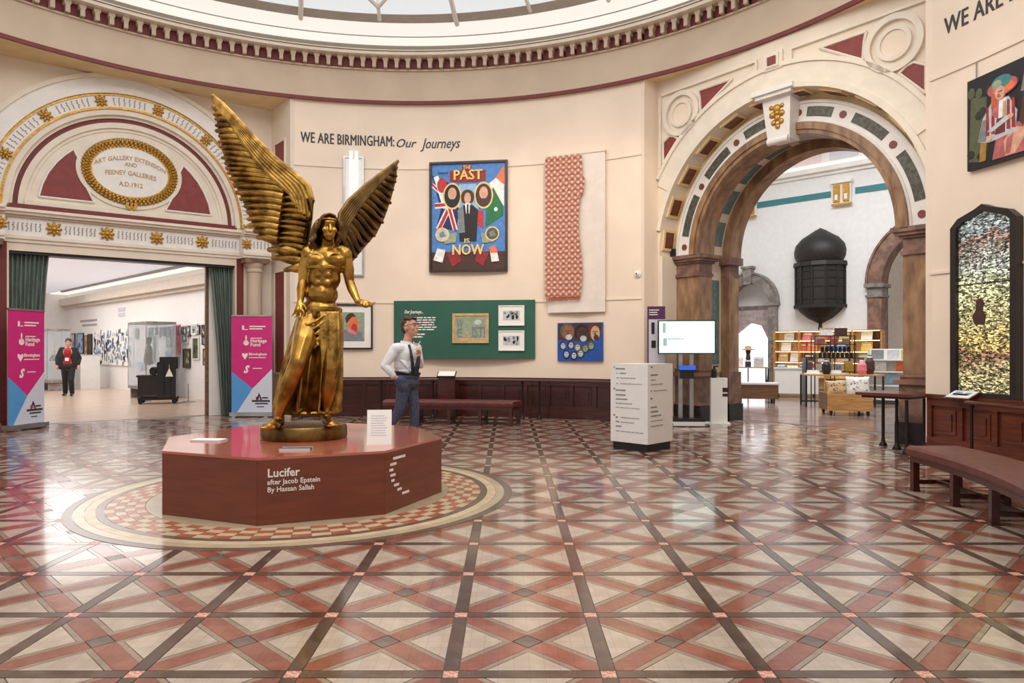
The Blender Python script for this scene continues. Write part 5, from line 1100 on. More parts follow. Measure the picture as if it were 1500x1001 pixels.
B.chain([(Q(600, 562, .06), .09), (k1, .058), (Q(606, 622, .06), .052), (a1, .036), (Q(606, 662, .04), .036)]); B.chain([(Q(593, 562, -.06), .09), (k2, .058), (Q(579, 620, -.06), .05), (a2, .036), (Q(566, 650, -.05), .036)])
B.cap(Q(606, 664, .04), .036, Q(620, 665, .02), .032); B.cap(Q(566, 651, -.05), .034, Q(578, 660, -.07), .03)
blob('body', B, 'skin', man, .0085, 2)
S = MB()
S.ell(Q(594, 520, 0), (.178, .135, .175)); S.ell(Q(595, 535, 0), (.165, .125, .14)); S.ell(Q(596.5, 544, 0), (.158, .125, .075)); S.cap(shn+Vector((.01, 0, .0)), .075, shf, .07); S.cap(Q(596, 505, 0), .07, Q(595, 511, 0), .10)
S.chain([(shn, .07), (Q(574, 524, -.15), .064), (eln, .054), (Q(575, 544, -.18), .05), (wrn-Vector((.02, 0, -.015)), .042)]); S.chain([(shf, .066), (elf, .052), (Q(614, 528, .0), .046), (wrf-Vector((0, -.03, .02)), .04)])
for i in range(6): S.cap(Q(588+i*3, 528+3*i, -.135), .006, Q(596+2*i, 531+3*i, -.13), .007)
sh = blob('shirt', S, 'shirt_white', man, .009, 2)
fv = Vector((.55, -.83, 0))
part(sh, 'collar', MB().tube([Q(595, 503.5, 0)+Vector((.064*math.cos(2*PI*i/16), .062*math.sin(2*PI*i/16), -.012*math.cos(2*PI*i/16))) for i in range(17)], .016, 6, 1.8), 'shirt_white', smooth=True)
T = MB(); tp = [Q(600.5, 507, -.075), Q(603, 512, -.115), Q(604.5, 520, -.15), Q(606, 530, -.152), Q(606.5, 540, -.138), Q(606.5, 546, -.125)]
T.cap(tp[0], .02, tp[1], .014)
for (p, q), w in zip(zip(tp[1:], tp[2:]), (.014, .017, .02, .021)):
    d = Vector((.85, .5, 0)); T.add([p-d*w, p+d*w, q+d*(w+.003), q-d*(w+.003), p-d*w+fv*.012, p+d*w+fv*.012, q+d*(w+.003)+fv*.012, q-d*(w+.003)+fv*.012], [(0, 1, 2, 3), (4, 7, 6, 5), (0, 4, 5, 1), (1, 5, 6, 2), (2, 6, 7, 3), (3, 7, 4, 0)])
part(man, 'tie', T, 'navy')
part(man, 'belt', MB().tube([Q(596.5, 546.5, 0)+Vector((.162*math.cos(2*PI*i/24), .128*math.sin(2*PI*i/24), -.01*math.cos(2*PI*i/24))) for i in range(25)], .016, 6, 1.3), 'shoe_black', smooth=True)
S = MB(); S.ell(Q(596.5, 551, 0), (.166, .132, .085)); S.ell(Q(596.5, 560, 0), (.166, .13, .11))
S.chain([(Q(600, 563, .05), .098), (k1, .07), (Q(606, 622, .06), .062), (a1, .054), (Q(606, 664, .04), .054)]); S.chain([(Q(593, 563, -.05), .098), (k2, .07), (Q(577, 620, -.06), .06), (a2, .053), (Q(564.5, 652, -.05), .052)])
S.cap(Q(588.5, 557, -.125), .072, Q(592, 566, -.10), .078)
blob('trousers', S, 'trouser_blue', man, .0095, 3)
for nm, p, q in (('shoe', Q(604, 665.5, .045), Q(621, 667, .01)), ('shoe', Q(565, 655, -.05), Q(577, 663, -.08))):
    S = MB(); S.cap(p, .045, q, .036, fl=((0, 0, 1), 1)); S.cap(p+Vector((0, 0, .03)), .045, p.lerp(q, .45)+Vector((0, 0, .01)), .04); blob(nm, S, 'shoe_black', man, .008, 2)
S = MB(); S.ell(hh(0, .03, .05), (.084, .092, .085), fr); S.ell(hh(0, .06, .0), (.078, .06, .08), fr); rr = random.Random(3)
for i in range(14): S.cap(hh(-.06+.12*i/13, -.062+.012*math.sin(i), .085+.018*math.sin(PI*i/13)), .014, hh(-.05+.10*i/13, .02, .115+.012*math.sin(i*2)+.012*math.sin(PI*i/13)), .017)
blob('hair', S, 'hair_brown', man, .008, 2)
for s in (-1, 1): part(man, 'eye', MB().ell(hh(s*.032, -.078, .018), (.012, .012, .010), n=10, m=6), 'eye_white', smooth=True); part(man, 'glasses_rim', MB().tube([hh(s*.034+.026*math.cos(2*PI*i/14), -.097, .016+.02*math.sin(2*PI*i/14)) for i in range(15)], .0035, 5), 'plastic_black'); part(man, 'glasses_arm', MB().tube([hh(s*.06, -.095, .02), hh(s*.083, -.03, .02), hh(s*.084, .03, .012)], .0035, 5), 'plastic_black')
jk = thing('jacket', 'dark folded jacket hanging from the walking man hand', 'jacket', tuple(Vector((-1.32, 9.25, 0))+Q(614, 548, -.14)))
S = MB(); o = Q(614, 548, -.14)
S.chain([(Q(615.5, 518, -.12)-o, .016), (Q(615, 526, -.15)-o, .028), (Q(613.5, 536, -.16)-o, .034), (Q(611.5, 547, -.15)-o, .03)], fl=((0, 1, 0), .6)); blob('cloth', S, 'navy', jk, .008, 2)
# ---------------------------------------------------------------- attendant in the gallery
gd = thing('person', 'gallery attendant in dark jacket, red jumper and lanyard walking forward', 'person', (-13.06, 21.1, 0), rad(20))
B = MB(); fr = Matrix.Rotation(rad(6), 3, 'Z'); hh = add_head(B, (0, 0, 1.58), fr, 1.05)
B.cap(hh(0, .02, -.06), .05, (0, .01, 1.42), .06); B.ell((0, 0, 1.26), (.19, .12, .2)); B.ell((0, 0, 1.02), (.18, .13, .18)); B.ell((0, 0, .88), (.18, .13, .13))
for s, ex, wx in ((-1, -.29, -.27), (1, .29, .28)):
    B.chain([((s*.19, 0, 1.38), .055), ((ex, .03, 1.12), .043), ((wx, -.08, .90), .03)]); fist(B, Vector((wx, -.08, .90)), (-s*.1, -.2, -1), (-s*.6, -.5, 0), curl=.45)
    fy = -.1 if s > 0 else .12
    B.chain([((s*.09, 0, .86), .09), ((s*.10, fy-.03, .47), .058), ((s*.11, fy+.05, .1), .038)]); B.cap((s*.11, fy+.05, .05), .035, (s*.12, fy-.12, .035), .03)
blob('body', B, 'skin', gd, .011, 2)
S = MB(); S.ell((0, -.01, 1.26), (.15, .125, .19)); S.ell((0, -.012, 1.03), (.15, .13, .19)); S.cap((0, 0, 1.37), .06, (0, 0, 1.34), .09); blob('jumper', S, 'red_shirt', gd, .012, 2)
S = MB()
for s, ex, wx in ((-1, -.29, -.27), (1, .29, .28)):
    S.chain([((s*.17, 0, 1.38), .075), ((ex, .03, 1.12), .056), ((wx, -.07, .94), .044)]); S.chain([((s*.13, -.0, 1.37), .08), ((s*.145, -.02, 1.15), .095), ((s*.16, -.02, .86), .085)], fl=((1, 0, 0), 1.5))
S.cap((0, .09, 1.35), .08, (0, .09, .9), .1); S.cap((-.15, .06, 1.3), .08, (.15, .06, 1.3), .08); S.cap((-.16, .07, .9), .08, (.16, .07, .9), .08); S.cap((-.16, .07, 1.1), .08, (.16, .07, 1.1), .08)
blob('jacket', S, 'suit_black', gd, .012, 2)
S = MB(); S.ell((0, 0, .88), (.19, .145, .12))
for s in (-1, 1): fy = -.1 if s > 0 else .12; S.chain([((s*.09, 0, .86), .105), ((s*.10, fy-.03, .47), .078), ((s*.11, fy+.04, .1), .065)])
blob('trousers', S, 'suit_black', gd, .012, 2)
for s in (-1, 1): fy = -.1 if s > 0 else .12; S = MB(); S.cap((s*.11, fy+.07, .05), .046, (s*.12, fy-.15, .04), .038); blob('shoe', S, 'shoe_black', gd, .01, 1)
S = MB(); S.ell(hh(0, .02, .045), (.088, .105, .095), fr); S.ell(hh(0, .06, -.01), (.078, .06, .08), fr); blob('hair', S, 'hair_dark', gd, .01, 1)
for s in (-1, 1): part(gd, 'eye', MB().ell(hh(s*.032, -.085, .012), (.011, .008, .008), n=8, m=5), 'eye_dark', smooth=True)
part(gd, 'lanyard', MB().tube([(-.08, -.08, 1.42), (-.05, -.14, 1.3), (0, -.165, 1.13), (.05, -.14, 1.3), (.08, -.08, 1.42)], .008, 5), 'flat_maroon'); part(gd, 'badge', MB().box(-.045, .045, -.18, -.172, 1.04, 1.13), 'paper_white')
# ================================================================ gallery beyond the curtained doorway
def GP(g, n, z=0): return (-.7071*g+.7071*n, .7071*g+.7071*n, z)     # g along the gallery, n towards its right wall
GR = rad(45)                                                          # local +x runs along n, local +y along g
def gbox(mb, g0, g1, n0, n1, z0, z1):
    q = MB().box(n0, n1, g0, g1, z0, z1); m = Matrix.Rotation(GR, 4, 'Z'); return mb.add([m @ Vector(v) for v in q.v], q.f)
(lx, ly, _), r = frame(PL, DL)
q = MB().box(-4.5, 3.6, .55, 1.6, -.1, 0); mm = Matrix.Translation((lx, ly, 0)) @ Matrix.Rotation(r, 4, 'Z'); q.v = [tuple(mm @ Vector(v)) for v in q.v]
gf = gbox(q, 15.9, 34.2, -2.5, 8.0, -.1, -.0005)
single('floor_gallery', 'pale parquet floor of the gallery beyond the curtains', 'floor', gf, 'parquet', kind='structure')
gw = single('wall_gallery_right', 'long white gallery wall with a beige cornice beyond the doorway', 'wall', gbox(MB(), 14.6, 34.2, 7.85, 8.1, -.02, 4.2), 'gallery_white', kind='structure')
part(gw, 'cornice', gbox(gbox(MB(), 14.8, 33.5, 7.55, 7.85, 3.12, 3.4), 14.8, 33.5, 7.7, 7.85, 3.02, 3.12), 'gallery_beige'); part(gw, 'cove_light', gbox(MB(), 14.8, 33.5, 7.25, 7.84, 3.60, 3.63), 'cove_glow')
part(gw, 'vent', gbox(MB(), 26.2, 26.9, 7.83, 7.85, 2.5, 2.62), 'panel_grey'); part(gw, 'vent', gbox(MB(), 26.2, 26.9, 7.83, 7.85, 2.68, 2.8), 'panel_grey')
part(gw, 'wall_text', gbox(gbox(MB(), 29.4, 31.6, 7.845, 7.85, 2.42, 2.5), 29.4, 31.3, 7.845, 7.85, 2.25, 2.33), 'ornament_grey')
single('wall_gallery_end', 'white end wall of the gallery', 'wall', gbox(MB(), 33.5, 33.8, -2.5, 8.1, -.02, 4.2), 'gallery_white', kind='structure')
single('wall_gallery_left', 'left wall of the gallery', 'wall', gbox(MB(), 15, 33.8, -2.6, -2.4, -.02, 4.2), 'gallery_white', kind='structure')
gc = single('ceiling_gallery', 'white gallery ceiling with a grey cove edge', 'ceiling', gbox(MB(), 15.2, 33.7, -2.5, 7.2, 3.62, 3.75), 'gallery_ceiling_glow', kind='structure'); part(gc, 'cove_edge', gbox(MB(), 15.2, 31.5, 7.15, 7.25, 3.56, 3.72), 'ornament_grey')
q = MB().box(1.46, 1.52, .36, .45, 0, 3.12); q.v = [tuple(mm @ Vector(v)) for v in q.v]; single('trim_5', 'thin dark edge of the doorway beside the right curtain', 'trim', q, 'oak_dark', kind='structure')
q = MB().box(1.52, 4.4, .36, .5, -.01, 3.7).box(-4.6, -1.9, .36, .5, -.01, 3.7).box(-4.6, 4.4, .36, .5, 3.12, 3.7); q.v = [tuple(mm @ Vector(v)) for v in q.v]; single('wall_gallery_near', 'pale reverse of the doorway wall inside the gallery', 'wall', q, 'gallery_white', kind='structure')
# pictures crowded along the right wall
rr = random.Random(21); cols = ['flat_black', 'flat_grey', 'flat_silver', 'flat_white', 'flat_navy', 'flat_lightblue', 'flat_olive', 'flat_brown', 'flat_sage', 'flat_tan']
names = {'flat_black': 'black', 'flat_grey': 'grey', 'flat_silver': 'silver grey', 'flat_white': 'white', 'flat_navy': 'navy', 'flat_lightblue': 'pale blue', 'flat_olive': 'olive', 'flat_brown': 'brown', 'flat_sage': 'sage green', 'flat_tan': 'tan', 'flat_pink': 'pink'}
def wallpic(g, z, w, h, fmat, imat, label, inner=.05, mark=None, group='pictures along the gallery wall'):
    t = thing('framed_picture', label, 'picture', GP(g, 7.84, z), GR-PI/2, group=group)       # faces -n
    frame_parts(t, w, h, inner, fmat, .04); part(t, 'print', MB().box(-w/2+inner*.8, w/2-inner*.8, -.025, 0, inner*.8, h-inner*.8), imat)
    if mark:
        q = MB(); k = random.Random(g)
        for _ in range(5): x = k.uniform(-.32, .32)*w; zz = h*k.uniform(.25, .75); q.ell((x, -.027, zz), (w*k.uniform(.05, .13), .003, h*k.uniform(.06, .16)), n=8, m=4)
        part(t, 'image', q, mark)
for g, z, w, h, f, i, m, lab in ((19.35, 1.5, .6, .55, 'black_frame', 'flat_grey', 'flat_navy', 'dark framed grey picture nearest the right curtain, upper row'), (19.3, .95, .55, .45, 'dark_wood_frame', 'flat_tan', 'flat_brown', 'brown framed picture nearest the right curtain, lower row'),
                      (20.1, 1.1, .45, .62, 'mat_white', 'flat_olive', 'flat_black', 'white mounted dark landscape right of the pink sheet'), (20.2, 1.8, .42, .3, 'mat_white', 'flat_silver', 'flat_grey', 'small pale print above the white mounted landscape'), (20.75, .85, .5, .55, 'dark_wood_frame', 'flat_olive', 'flat_tan', 'dark framed olive picture in the lower row'),
                      (20.9, 1.55, .5, .5, 'gallery_beige', 'flat_grey', 'flat_white', 'grey picture in a beige frame above the olive one'), (21.5, 1.25, .5, .85, 'flat_pink', 'flat_pink', 'flat_rust', 'plain pink sheet pinned on the gallery wall'), (22.1, 1.45, .35, .55, 'black_frame', 'flat_white', 'flat_grey', 'thin black framed print left of the pink sheet'), (22.15, .95, .5, .4, 'mat_white', 'flat_lightblue', 'flat_grey', 'pale blue print low beside the dark press'),
                      (30.2, .85, .5, 1.1, 'black_frame', 'flat_brown', 'flat_black', 'tall dark framed picture behind the attendant shoulder'), (30.7, 1.0, .45, .9, 'dark_wood_frame', 'flat_tan', 'flat_maroon', 'tall brown framed picture near the white case'), (31.5, 1.2, .9, .8, 'black_frame', 'flat_lightblue', 'flat_navy', 'blue grey picture beyond the attendant'), (32.6, 1.0, .7, 1.0, 'black_frame', 'flat_silver', 'flat_black', 'pale picture with a dark figure at the far end')):
    wallpic(g, z, w, h, f, i, lab, .03, m)
t = thing('photo_wall', 'white panel crowded with small cut-out photographs along the gallery wall', 'display', GP(27.5, 7.84, .72), GR-PI/2)
part(t, 'panel', MB().box(-2.2, 2.2, -.04, 0, .1, 1.33), 'gallery_white')
for k in range(190):
    x, z = rr.uniform(-2.1, 2.1), rr.uniform(.15, 1.28); part(t, 'cut_out', MB().obox((x, -.045, z), (rr.uniform(.05, .13), .006, rr.uniform(.06, .2)), 0, 0, rr.uniform(-.3, .3)), rr.choice(['flat_black', 'flat_navy', 'flat_grey', 'flat_lightblue', 'flat_grey', 'flat_silver', 'flat_black']))
cnt2 = {}
for k in range(34):
    g = 18.9+k*.335+rr.uniform(-.05, .05)
    if 25.1 < g < 29.9: continue
    w, h = rr.uniform(.2, .3), rr.uniform(.22, .34); zz = rr.choice((.72, 2.05-h, 2.05-h)); row = 'lower' if zz < 1 else 'upper'; fm, im = rr.choice(('black_frame', 'mat_white', 'dark_wood_frame')), rr.choice(('flat_grey', 'flat_silver', 'flat_sage', 'flat_black', 'flat_lightblue')); cnt2[row] = cnt2.get(row, 0)+1
    ords = 'first second third fourth fifth sixth seventh eighth ninth tenth eleventh twelfth thirteenth fourteenth fifteenth sixteenth seventeenth eighteenth'.split()
    lab = 'small %s print in %s frame, %s from the curtain in the %s row' % (names[im], {'black_frame': 'black', 'mat_white': 'white', 'dark_wood_frame': 'brown'}[fm], ords[cnt2[row]-1], row)
    wallpic(g, zz, w, h, fm, im, lab, .02, rr.choice(('flat_black', 'flat_white')), 'small pictures crowding the gallery wall')
def glass_case(label, g, n, w, d, h, base=.35):
    t = thing('display_case', label, 'display case', GP(g, n, 0), GR-PI/2, group='glass display cases in the gallery')
    part(t, 'base', MB().box(-w/2, w/2, -d/2, d/2, base-.08, base).box(-w/2+.05, -w/2+.12, -d/2+.05, d/2-.05, 0, base-.08).box(w/2-.12, w/2-.05, -d/2+.05, d/2-.05, 0, base-.08), 'grey_stone'); part(t, 'top', MB().box(-w/2, w/2, -d/2, d/2, h-.06, h), 'grey_stone')
    for x in (-1, 1):
        for y in (-1, 1): part(t, 'corner_post', MB().box(x*w/2-.015*(x > 0)-.0, x*w/2+.015*(x < 0), y*d/2-.015*(y > 0), y*d/2+.015*(y < 0), base, h-.06), 'aluminium')
    part(t, 'pane', MB().box(-w/2+.015, w/2-.015, -d/2, -d/2+.008, base, h-.06), 'glass'); part(t, 'pane', MB().box(-w/2+.015, w/2-.015, d/2-.008, d/2, base, h-.06), 'glass_blue')
    part(t, 'pane', MB().box(-w/2, -w/2+.008, -d/2+.015, d/2-.015, base, h-.06), 'glass_blue'); part(t, 'pane', MB().box(w/2-.008, w/2, -d/2+.015, d/2-.015, base, h-.06), 'glass')
    part(t, 'shelf', MB().box(-w/2+.03, w/2-.03, -d/2+.03, d/2-.03, base+.62, base+.635), 'glass_blue'); return t
a, bq, _ = at(212, 575, 19.6); gg = (-a+bq)*.7071; nn = (a+bq)*.7071
glass_case('tall glass case behind the black printing press', gg+.5, nn+.35, 1.5, .8, 2.15)
fg = thing('figurine', 'green robed figurine inside the tall glass case', 'figurine', GP(gg+.75, nn+.35, .986), GR-PI/2); S = MB(); S.cap((0, 0, .08), .14, (0, 0, .42), .09); S.ell((0, 0, .62), (.08, .08, .1)); S.cap((-.14, -.02, .38), .04, (.16, -.1, .2), .04); blob('robe', S, 'flat_olive', fg, .02, 2); part(fg, 'hair', MB().ell((0, .01, .68), (.085, .085, .07)), 'flat_brown', smooth=True)
tx = thing('textile', 'pale striped textile hanging inside the tall glass case', 'textile', GP(gg+.2, nn+.35, .986), GR-PI/2); part(tx, 'cloth', sheet_mb(-.2, .2, 0, .8, 0, .02, 4), 'flat_silver', smooth=True); part(tx, 'stripe', MB().box(-.05, .03, -.06, -.05, .05, .75), 'flat_sage')
a, bq, _ = at(80, 570, 24); glass_case('glass case of small objects behind the attendant', (-a+bq)*.7071, (a+bq)*.7071, 1.2, .7, 2.05)
mdl = thing('model_boat', 'dark wooden boat model on the shelf of the far glass case', 'model', GP((-a+bq)*.7071, (a+bq)*.7071, .986), GR-PI/2); part(mdl, 'hull', MB().add([(-.4, 0, .2), (.4, 0, .2), (.25, -.12, .0), (-.25, -.12, .0), (.25, .12, .0), (-.25, .12, .0)], [(0, 3, 2, 1), (0, 1, 4, 5), (2, 3, 5, 4), (0, 5, 3), (1, 2, 4)]), 'flat_brown'); part(mdl, 'mast', MB().tube([(0, 0, .1), (0, 0, .6)], .012, 6), 'flat_brown'); part(mdl, 'sail', MB().prism([(-.3, .25), (.3, .25), (.05, .58)], -.01, .01), 'flat_tan')
t = thing('white_case', 'plain white plinth against the gallery wall beside the attendant', 'plinth', (*at(128, 568, 24.8)[:2], 0), GR-PI/2); part(t, 'body', MB().box(-.35, .35, -.3, .3, 0, 1.15), 'plastic_white'); part(t, 'kick', MB().box(-.33, .33, -.28, .28, -.0, .06), 'panel_grey'); part(t, 'cap', MB().box(-.36, .36, -.31, .31, 1.15, 1.18), 'panel_grey')
# black cast-iron press
pr = thing('printing_press', 'large black cast iron press on wheels in the gallery', 'machine', (*at(243, 575, 18.3)[:2], 0), rad(20)); pr.scale = (.62, .8, .85)
part(pr, 'body', MB().box(-.28, .42, -.35, .35, .18, 1.25).box(-.2, .5, -.3, .3, 1.05, 1.4).box(-.3, -.1, -.32, .32, .9, 1.2), 'plastic_black'); part(pr, 'bed', MB().box(-1.0, -.25, -.3, .3, .25, .8).box(-1.05, -.2, -.33, .33, .8, .86), 'black_frame'); part(pr, 'roller', MB().tube([(-.45, -.34, .98), (-.45, .34, .98)], .12, 14), 'iron')
for x in (-.9, .35):
    for y in (-.28, .28): part(pr, 'foot_wheel', MB().tube([(x, y-.03, .09), (x, y+.03, .09)], .09, 12), 'iron')
part(pr, 'frame_rail', MB().box(-1.0, .45, -.33, -.27, .12, .2).box(-1.0, .45, .27, .33, .12, .2), 'iron'); part(pr, 'ribs', MB().box(-.05, .0, -.37, -.35, .3, 1.2).box(.2, .25, -.37, -.35, .3, 1.2), 'iron')
tagc = thing('paper_tag', 'small white triangular tag on the black press', 'tag', (*at(248, 541, 17.9)[:2], .70), rad(20)); part(tagc, 'card', MB().prism([(-.09, 0), (.09, 0), (0, .22)], -.01, .0), 'paper_white'); part(tagc, 'cord', MB().tube([(0, 0, .22), (.0, .0, .3)], .004, 5), 'plastic_white')
def barrier(label, px, py):
    Y = FPX*EYE/(py-510); t = thing('barrier_post', label, 'barrier', ((px-745)/FPX*Y, Y, 0), group='barrier posts round the press'); part(t, 'foot', MB().spin([(.0, 0), (.16, 0), (.16, .015), (.03, .03), (.0, .03)], 16), 'aluminium', smooth=True); part(t, 'pole', MB().spin([(0, .03), (.015, .03), (.015, .46), (.025, .47), (.0, .49)], 10), 'aluminium', smooth=True)
barrier('thin barrier post left of the press', 212, 588); barrier('thin barrier post right of the press', 276, 589)
# ================================================================ shop beyond the right arch
SK = 32.96/math.sqrt(2)
def SP2(s, d=0, z=0): return (.7071*s+.7071*(SK-d), -.7071*s+.7071*(SK-d), z)    # s along the shop wall to the right, d out from it
SRZ = rad(-45)
def sx_of(px): dx = (px-745)/FPX; Y = 32.96/(1+dx); return (dx*Y-Y)/math.sqrt(2)
def sz_of(px, py): dx = (px-745)/FPX; Y = 32.96/(1+dx); return EYE+(510-py)/FPX*Y
(lx, ly, _), r = frame(PR, DR); mm = Matrix.Translation((lx, ly, 0)) @ Matrix.Rotation(r, 4, 'Z')
q = MB().box(-9, 7, 1.6, 14, -.1, 0); q.v = [tuple(mm @ Vector(v)) for v in q.v]; single('floor_shop', 'grey brown stone floor of the shop beyond the arch', 'floor', q, 'stone_floor', kind='structure')
sA = sx_of(1098); rA_o = 1.02; rA_i = .70; zA = 2.95; sB0 = sx_of(1272); RB = 2.03; sB = sB0+RB; zB = 3.39
sw = thing('wall_shop', 'tall white shop wall with two stone arches and a teal band', 'wall', SP2(0), SRZ, kind='structure')    # local x = s, faces -y
q = MB().box(-26, sA-rA_o, 0, .35, -.02, 7.2).box(sA+rA_o, sB-RB, 0, .35, -.02, 7.2).box(sB+RB, 12, 0, .35, -.02, 7.2)
x = MB().spandrel(rA_o, 7.2, zA, rA_i+.05, .01, .28); q.add([(a+sA, b, c) for a, b, c in x.v], x.f); x = MB().spandrel(RB, 7.2, zB, 1.68, .01, .34); q.add([(a+sB, b, c) for a, b, c in x.v], x.f)
part(sw, 'plaster', q, 'shop_white')
def band(x0, x1): part(sw, 'teal_band', MB().box(x0, x1, -.015, 0, 6.22, 6.42), 'teal_band')
c0, c1 = sx_of(1222), sx_of(1248); band(sx_of(1103), c0-.1); band(c1+.1, 3)
for x in (sx_of(1098), (c0+c1)/2):
    k = part(sw, 'corbel', MB().box(x-.32, x+.32, -.22, 0, 6.6, 6.7).box(x-.28, x+.28, -.12, 0, 5.95, 6.6), 'white_trim'); part(k, 'gilt_bracket', MB().box(x-.24, x-.05, -.18, -.12, 6.02, 6.55).box(x+.05, x+.24, -.18, -.12, 6.02, 6.55).box(x-.3, x+.3, -.16, -.1, 5.9, 5.97), 'gold_leaf'); part(k, 'bracket_face', MB().box(x-.19, x-.1, -.19, -.17, 6.08, 6.25).box(x+.1, x+.19, -.19, -.17, 6.08, 6.25), 'white_trim')
part(sw, 'cornice', MB().box(-26, 12, -.1, 0, 6.95, 7.05).box(-26, 12, -.25, 0, 7.05, 7.2), 'white_trim')
part(sw, 'cove_light', MB().box(-26, 12, -.24, .3, 7.2, 7.3), 'cove_glow')
for k in range(14): x = -10+k*1.15; part(sw, 'clerestory_panel', MB().box(x, x+.85, .1, .16, 7.45, 8.2), 'panel_grey' if k % 2 else 'panel_blush')
part(sw, 'clerestory', MB().box(-26, 12, .16, .3, 7.2, 8.6), 'white_trim')
x = MB().arc(rA_i, rA_o, -.1, .3, zA, 0, PI, 30).arc(rA_o, rA_o+.06, -.14, 0, zA, 0, PI, 30).box(rA_i, rA_o, -.1, .3, 0, zA).box(-rA_o, -rA_i, -.1, .3, 0, zA).box(rA_i-.04, rA_o+.07, -.15, .3, zA-.1, zA).box(-rA_o-.07, -rA_i+.04, -.15, .3, zA-.1, zA); part(sw, 'stone_arch', shift(x, (sA, 0, 0)), 'grey_stone'); part(sw, 'arch_keystone', shift(MB().prism([(-.12, zA+.66), (.12, zA+.66), (.17, zA+1.2), (-.17, zA+1.2)], -.2, 0).box(-.22, .22, -.24, 0, zA+1.2, zA+1.28), (sA, 0, 0)), 'grey_stone')
x = MB().arc(1.62, RB, -.1, .5, zB, 0, PI, 36).arc(RB, RB+.06, -.15, 0, zB, 0, PI, 36); part(sw, 'stone_arch', shift(x, (sB, 0, 0)), 'brown_stone')
for e in (-1, 1):
    part(sw, 'stone_pier', shift(MB().box(*sorted((e*1.62, e*RB)), -.1, .5, 0, zB-.35), (sB, 0, 0)), 'brown_stone'); part(sw, 'pier_capital', shift(MB().box(*sorted((e*1.62, e*RB)), -.1, .5, zB-.35, zB-.12).box(*sorted((e*1.55, e*(RB+.08))), -.18, .55, zB-.12, zB).box(*sorted((e*1.58, e*(RB+.05))), -.14, .5, zB-.42, zB-.35), (sB, 0, 0)), 'grey_stone')
wn = thing('window_1', 'bright window with a mauve drape in the small stone arch', 'window', SP2(sA, -.6), SRZ, kind='structure')
part(wn, 'lunette', MB().box(-1.2, 1.2, .0, .05, 2.85, 4.2), 'shop_white'); part(wn, 'pane', MB().box(-.85, .0, .02, .05, 0, 2.85), 'window_glow'); part(wn, 'pane', MB().box(.0, .85, .02, .05, 0, 2.85), 'window_glow'); part(wn, 'transom', MB().box(-1.2, 1.2, -.05, .05, 2.75, 2.9), 'grey_stone'); part(wn, 'reveal', MB().box(.55, 1.2, -.02, .04, 0, 2.8), 'shop_white')
part(wn, 'drape', MB().prism([(-1.1, 2.75), (.5, 2.75), (.55, 2.2), (.68, 1.6), (.6, 1.2), (.45, 1.7), (.2, 2.2), (-.2, 2.3), (-.6, 2.0), (-1.1, 1.6)][::-1], -.12, -.02), 'drape_mauve'); part(wn, 'drape_tail', MB().prism([(.38, 0), (.66, 0), (.68, 1.5), (.5, 1.5)], -.14, -.02), 'flat_brown')
single('wall_shop_beyond', 'pale room seen through the brown stone arch', 'wall', shift(MB().box(-3, 3, 0, .2, -.02, 6), (0, 0, 0)), 'gallery_beige', SP2(sB, -3.0), SRZ, kind='structure')
t = thing('notice', 'blue notice seen through the brown stone arch', 'notice', SP2(sx_of(1313)+1.1, -2.97, 1.9), SRZ); part(t, 'sheet', MB().box(-.7, .7, -.03, 0, 0, 1.1), 'flat_lightblue'); part(t, 'heading', MB().box(-.7, .7, -.04, -.03, 1.15, 1.7), 'flat_grey'); part(t, 'print', shift(greek(1.0, .5, 6, 4, y=-.035, fill=.4), (-.5, 0, .9)), 'flat_white')
# carved dark wooden balcony window
jx = (sx_of(1168)+sx_of(1237))/2; zt = sz_of(1200, 334); zb = sz_of(1203, 484)
jh = thing('carved_balcony', 'dark carved wooden oriel with an onion dome on the white shop wall', 'oriel', SP2(jx, 0, zb), SRZ); HH = zt-zb
def half(prof, nm, mat='jharokha', n=6, smooth=False): return part(jh, nm, MB().spin(prof, n, (0, 0, 0), 1, .85, -PI, 0), mat, smooth=smooth)
R0 = .80
half([(0, HH*.655), (R0*.88, HH*.66), (R0*.99, HH*.715), (R0*1.01, HH*.77), (R0*.95, HH*.83), (R0*.72, HH*.895), (R0*.42, HH*.94), (R0*.2, HH*.975), (.05, HH*.99), (0, HH)], 'dome', n=16, smooth=True)
half([(0, HH*.62), (R0*1.06, HH*.62), (R0*1.03, HH*.66), (0, HH*.68)], 'eaves'); half([(0, HH*.24), (R0*.95, HH*.24), (R0*.95, HH*.62), (0, HH*.62)], 'body'); half([(0, HH*.215), (R0*1.04, HH*.215), (R0*1.04, HH*.245), (0, HH*.25)], 'sill'); half([(0, HH*.07), (.08, HH*.07), (R0*.5, HH*.12), (R0*.78, HH*.18), (R0*.9, HH*.215), (0, HH*.22)], 'corbel_bowl', n=12); half([(0, 0), (.05, .01), (.075, HH*.02), (.05, HH*.045), (.06, HH*.08), (0, HH*.08)], 'pendant', n=10, smooth=True)
for k in range(7):
    a = -PI*k/6; x, y = R0*.955*math.cos(a), R0*.85*.955*math.sin(a); part(jh, 'post', MB().tube([(x, y, HH*.24), (x, y, HH*.63)], .04, 6), 'jharokha')
for k in range(6):
    a0, a1 = -PI*k/6, -PI*(k+1)/6; p0 = Vector((R0*.96*math.cos(a0), R0*.85*.96*math.sin(a0), 0)); p1 = Vector((R0*.96*math.cos(a1), R0*.85*.96*math.sin(a1), 0)); q = MB()
    for z in (HH*.3, HH*.42, HH*.5, HH*.57): part(jh, 'lattice_bar', MB().tube([p0.lerp(p1, .08)+Vector((0, 0, z)), p0.lerp(p1, .92)+Vector((0, 0, z))], .02, 5), 'jharokha')
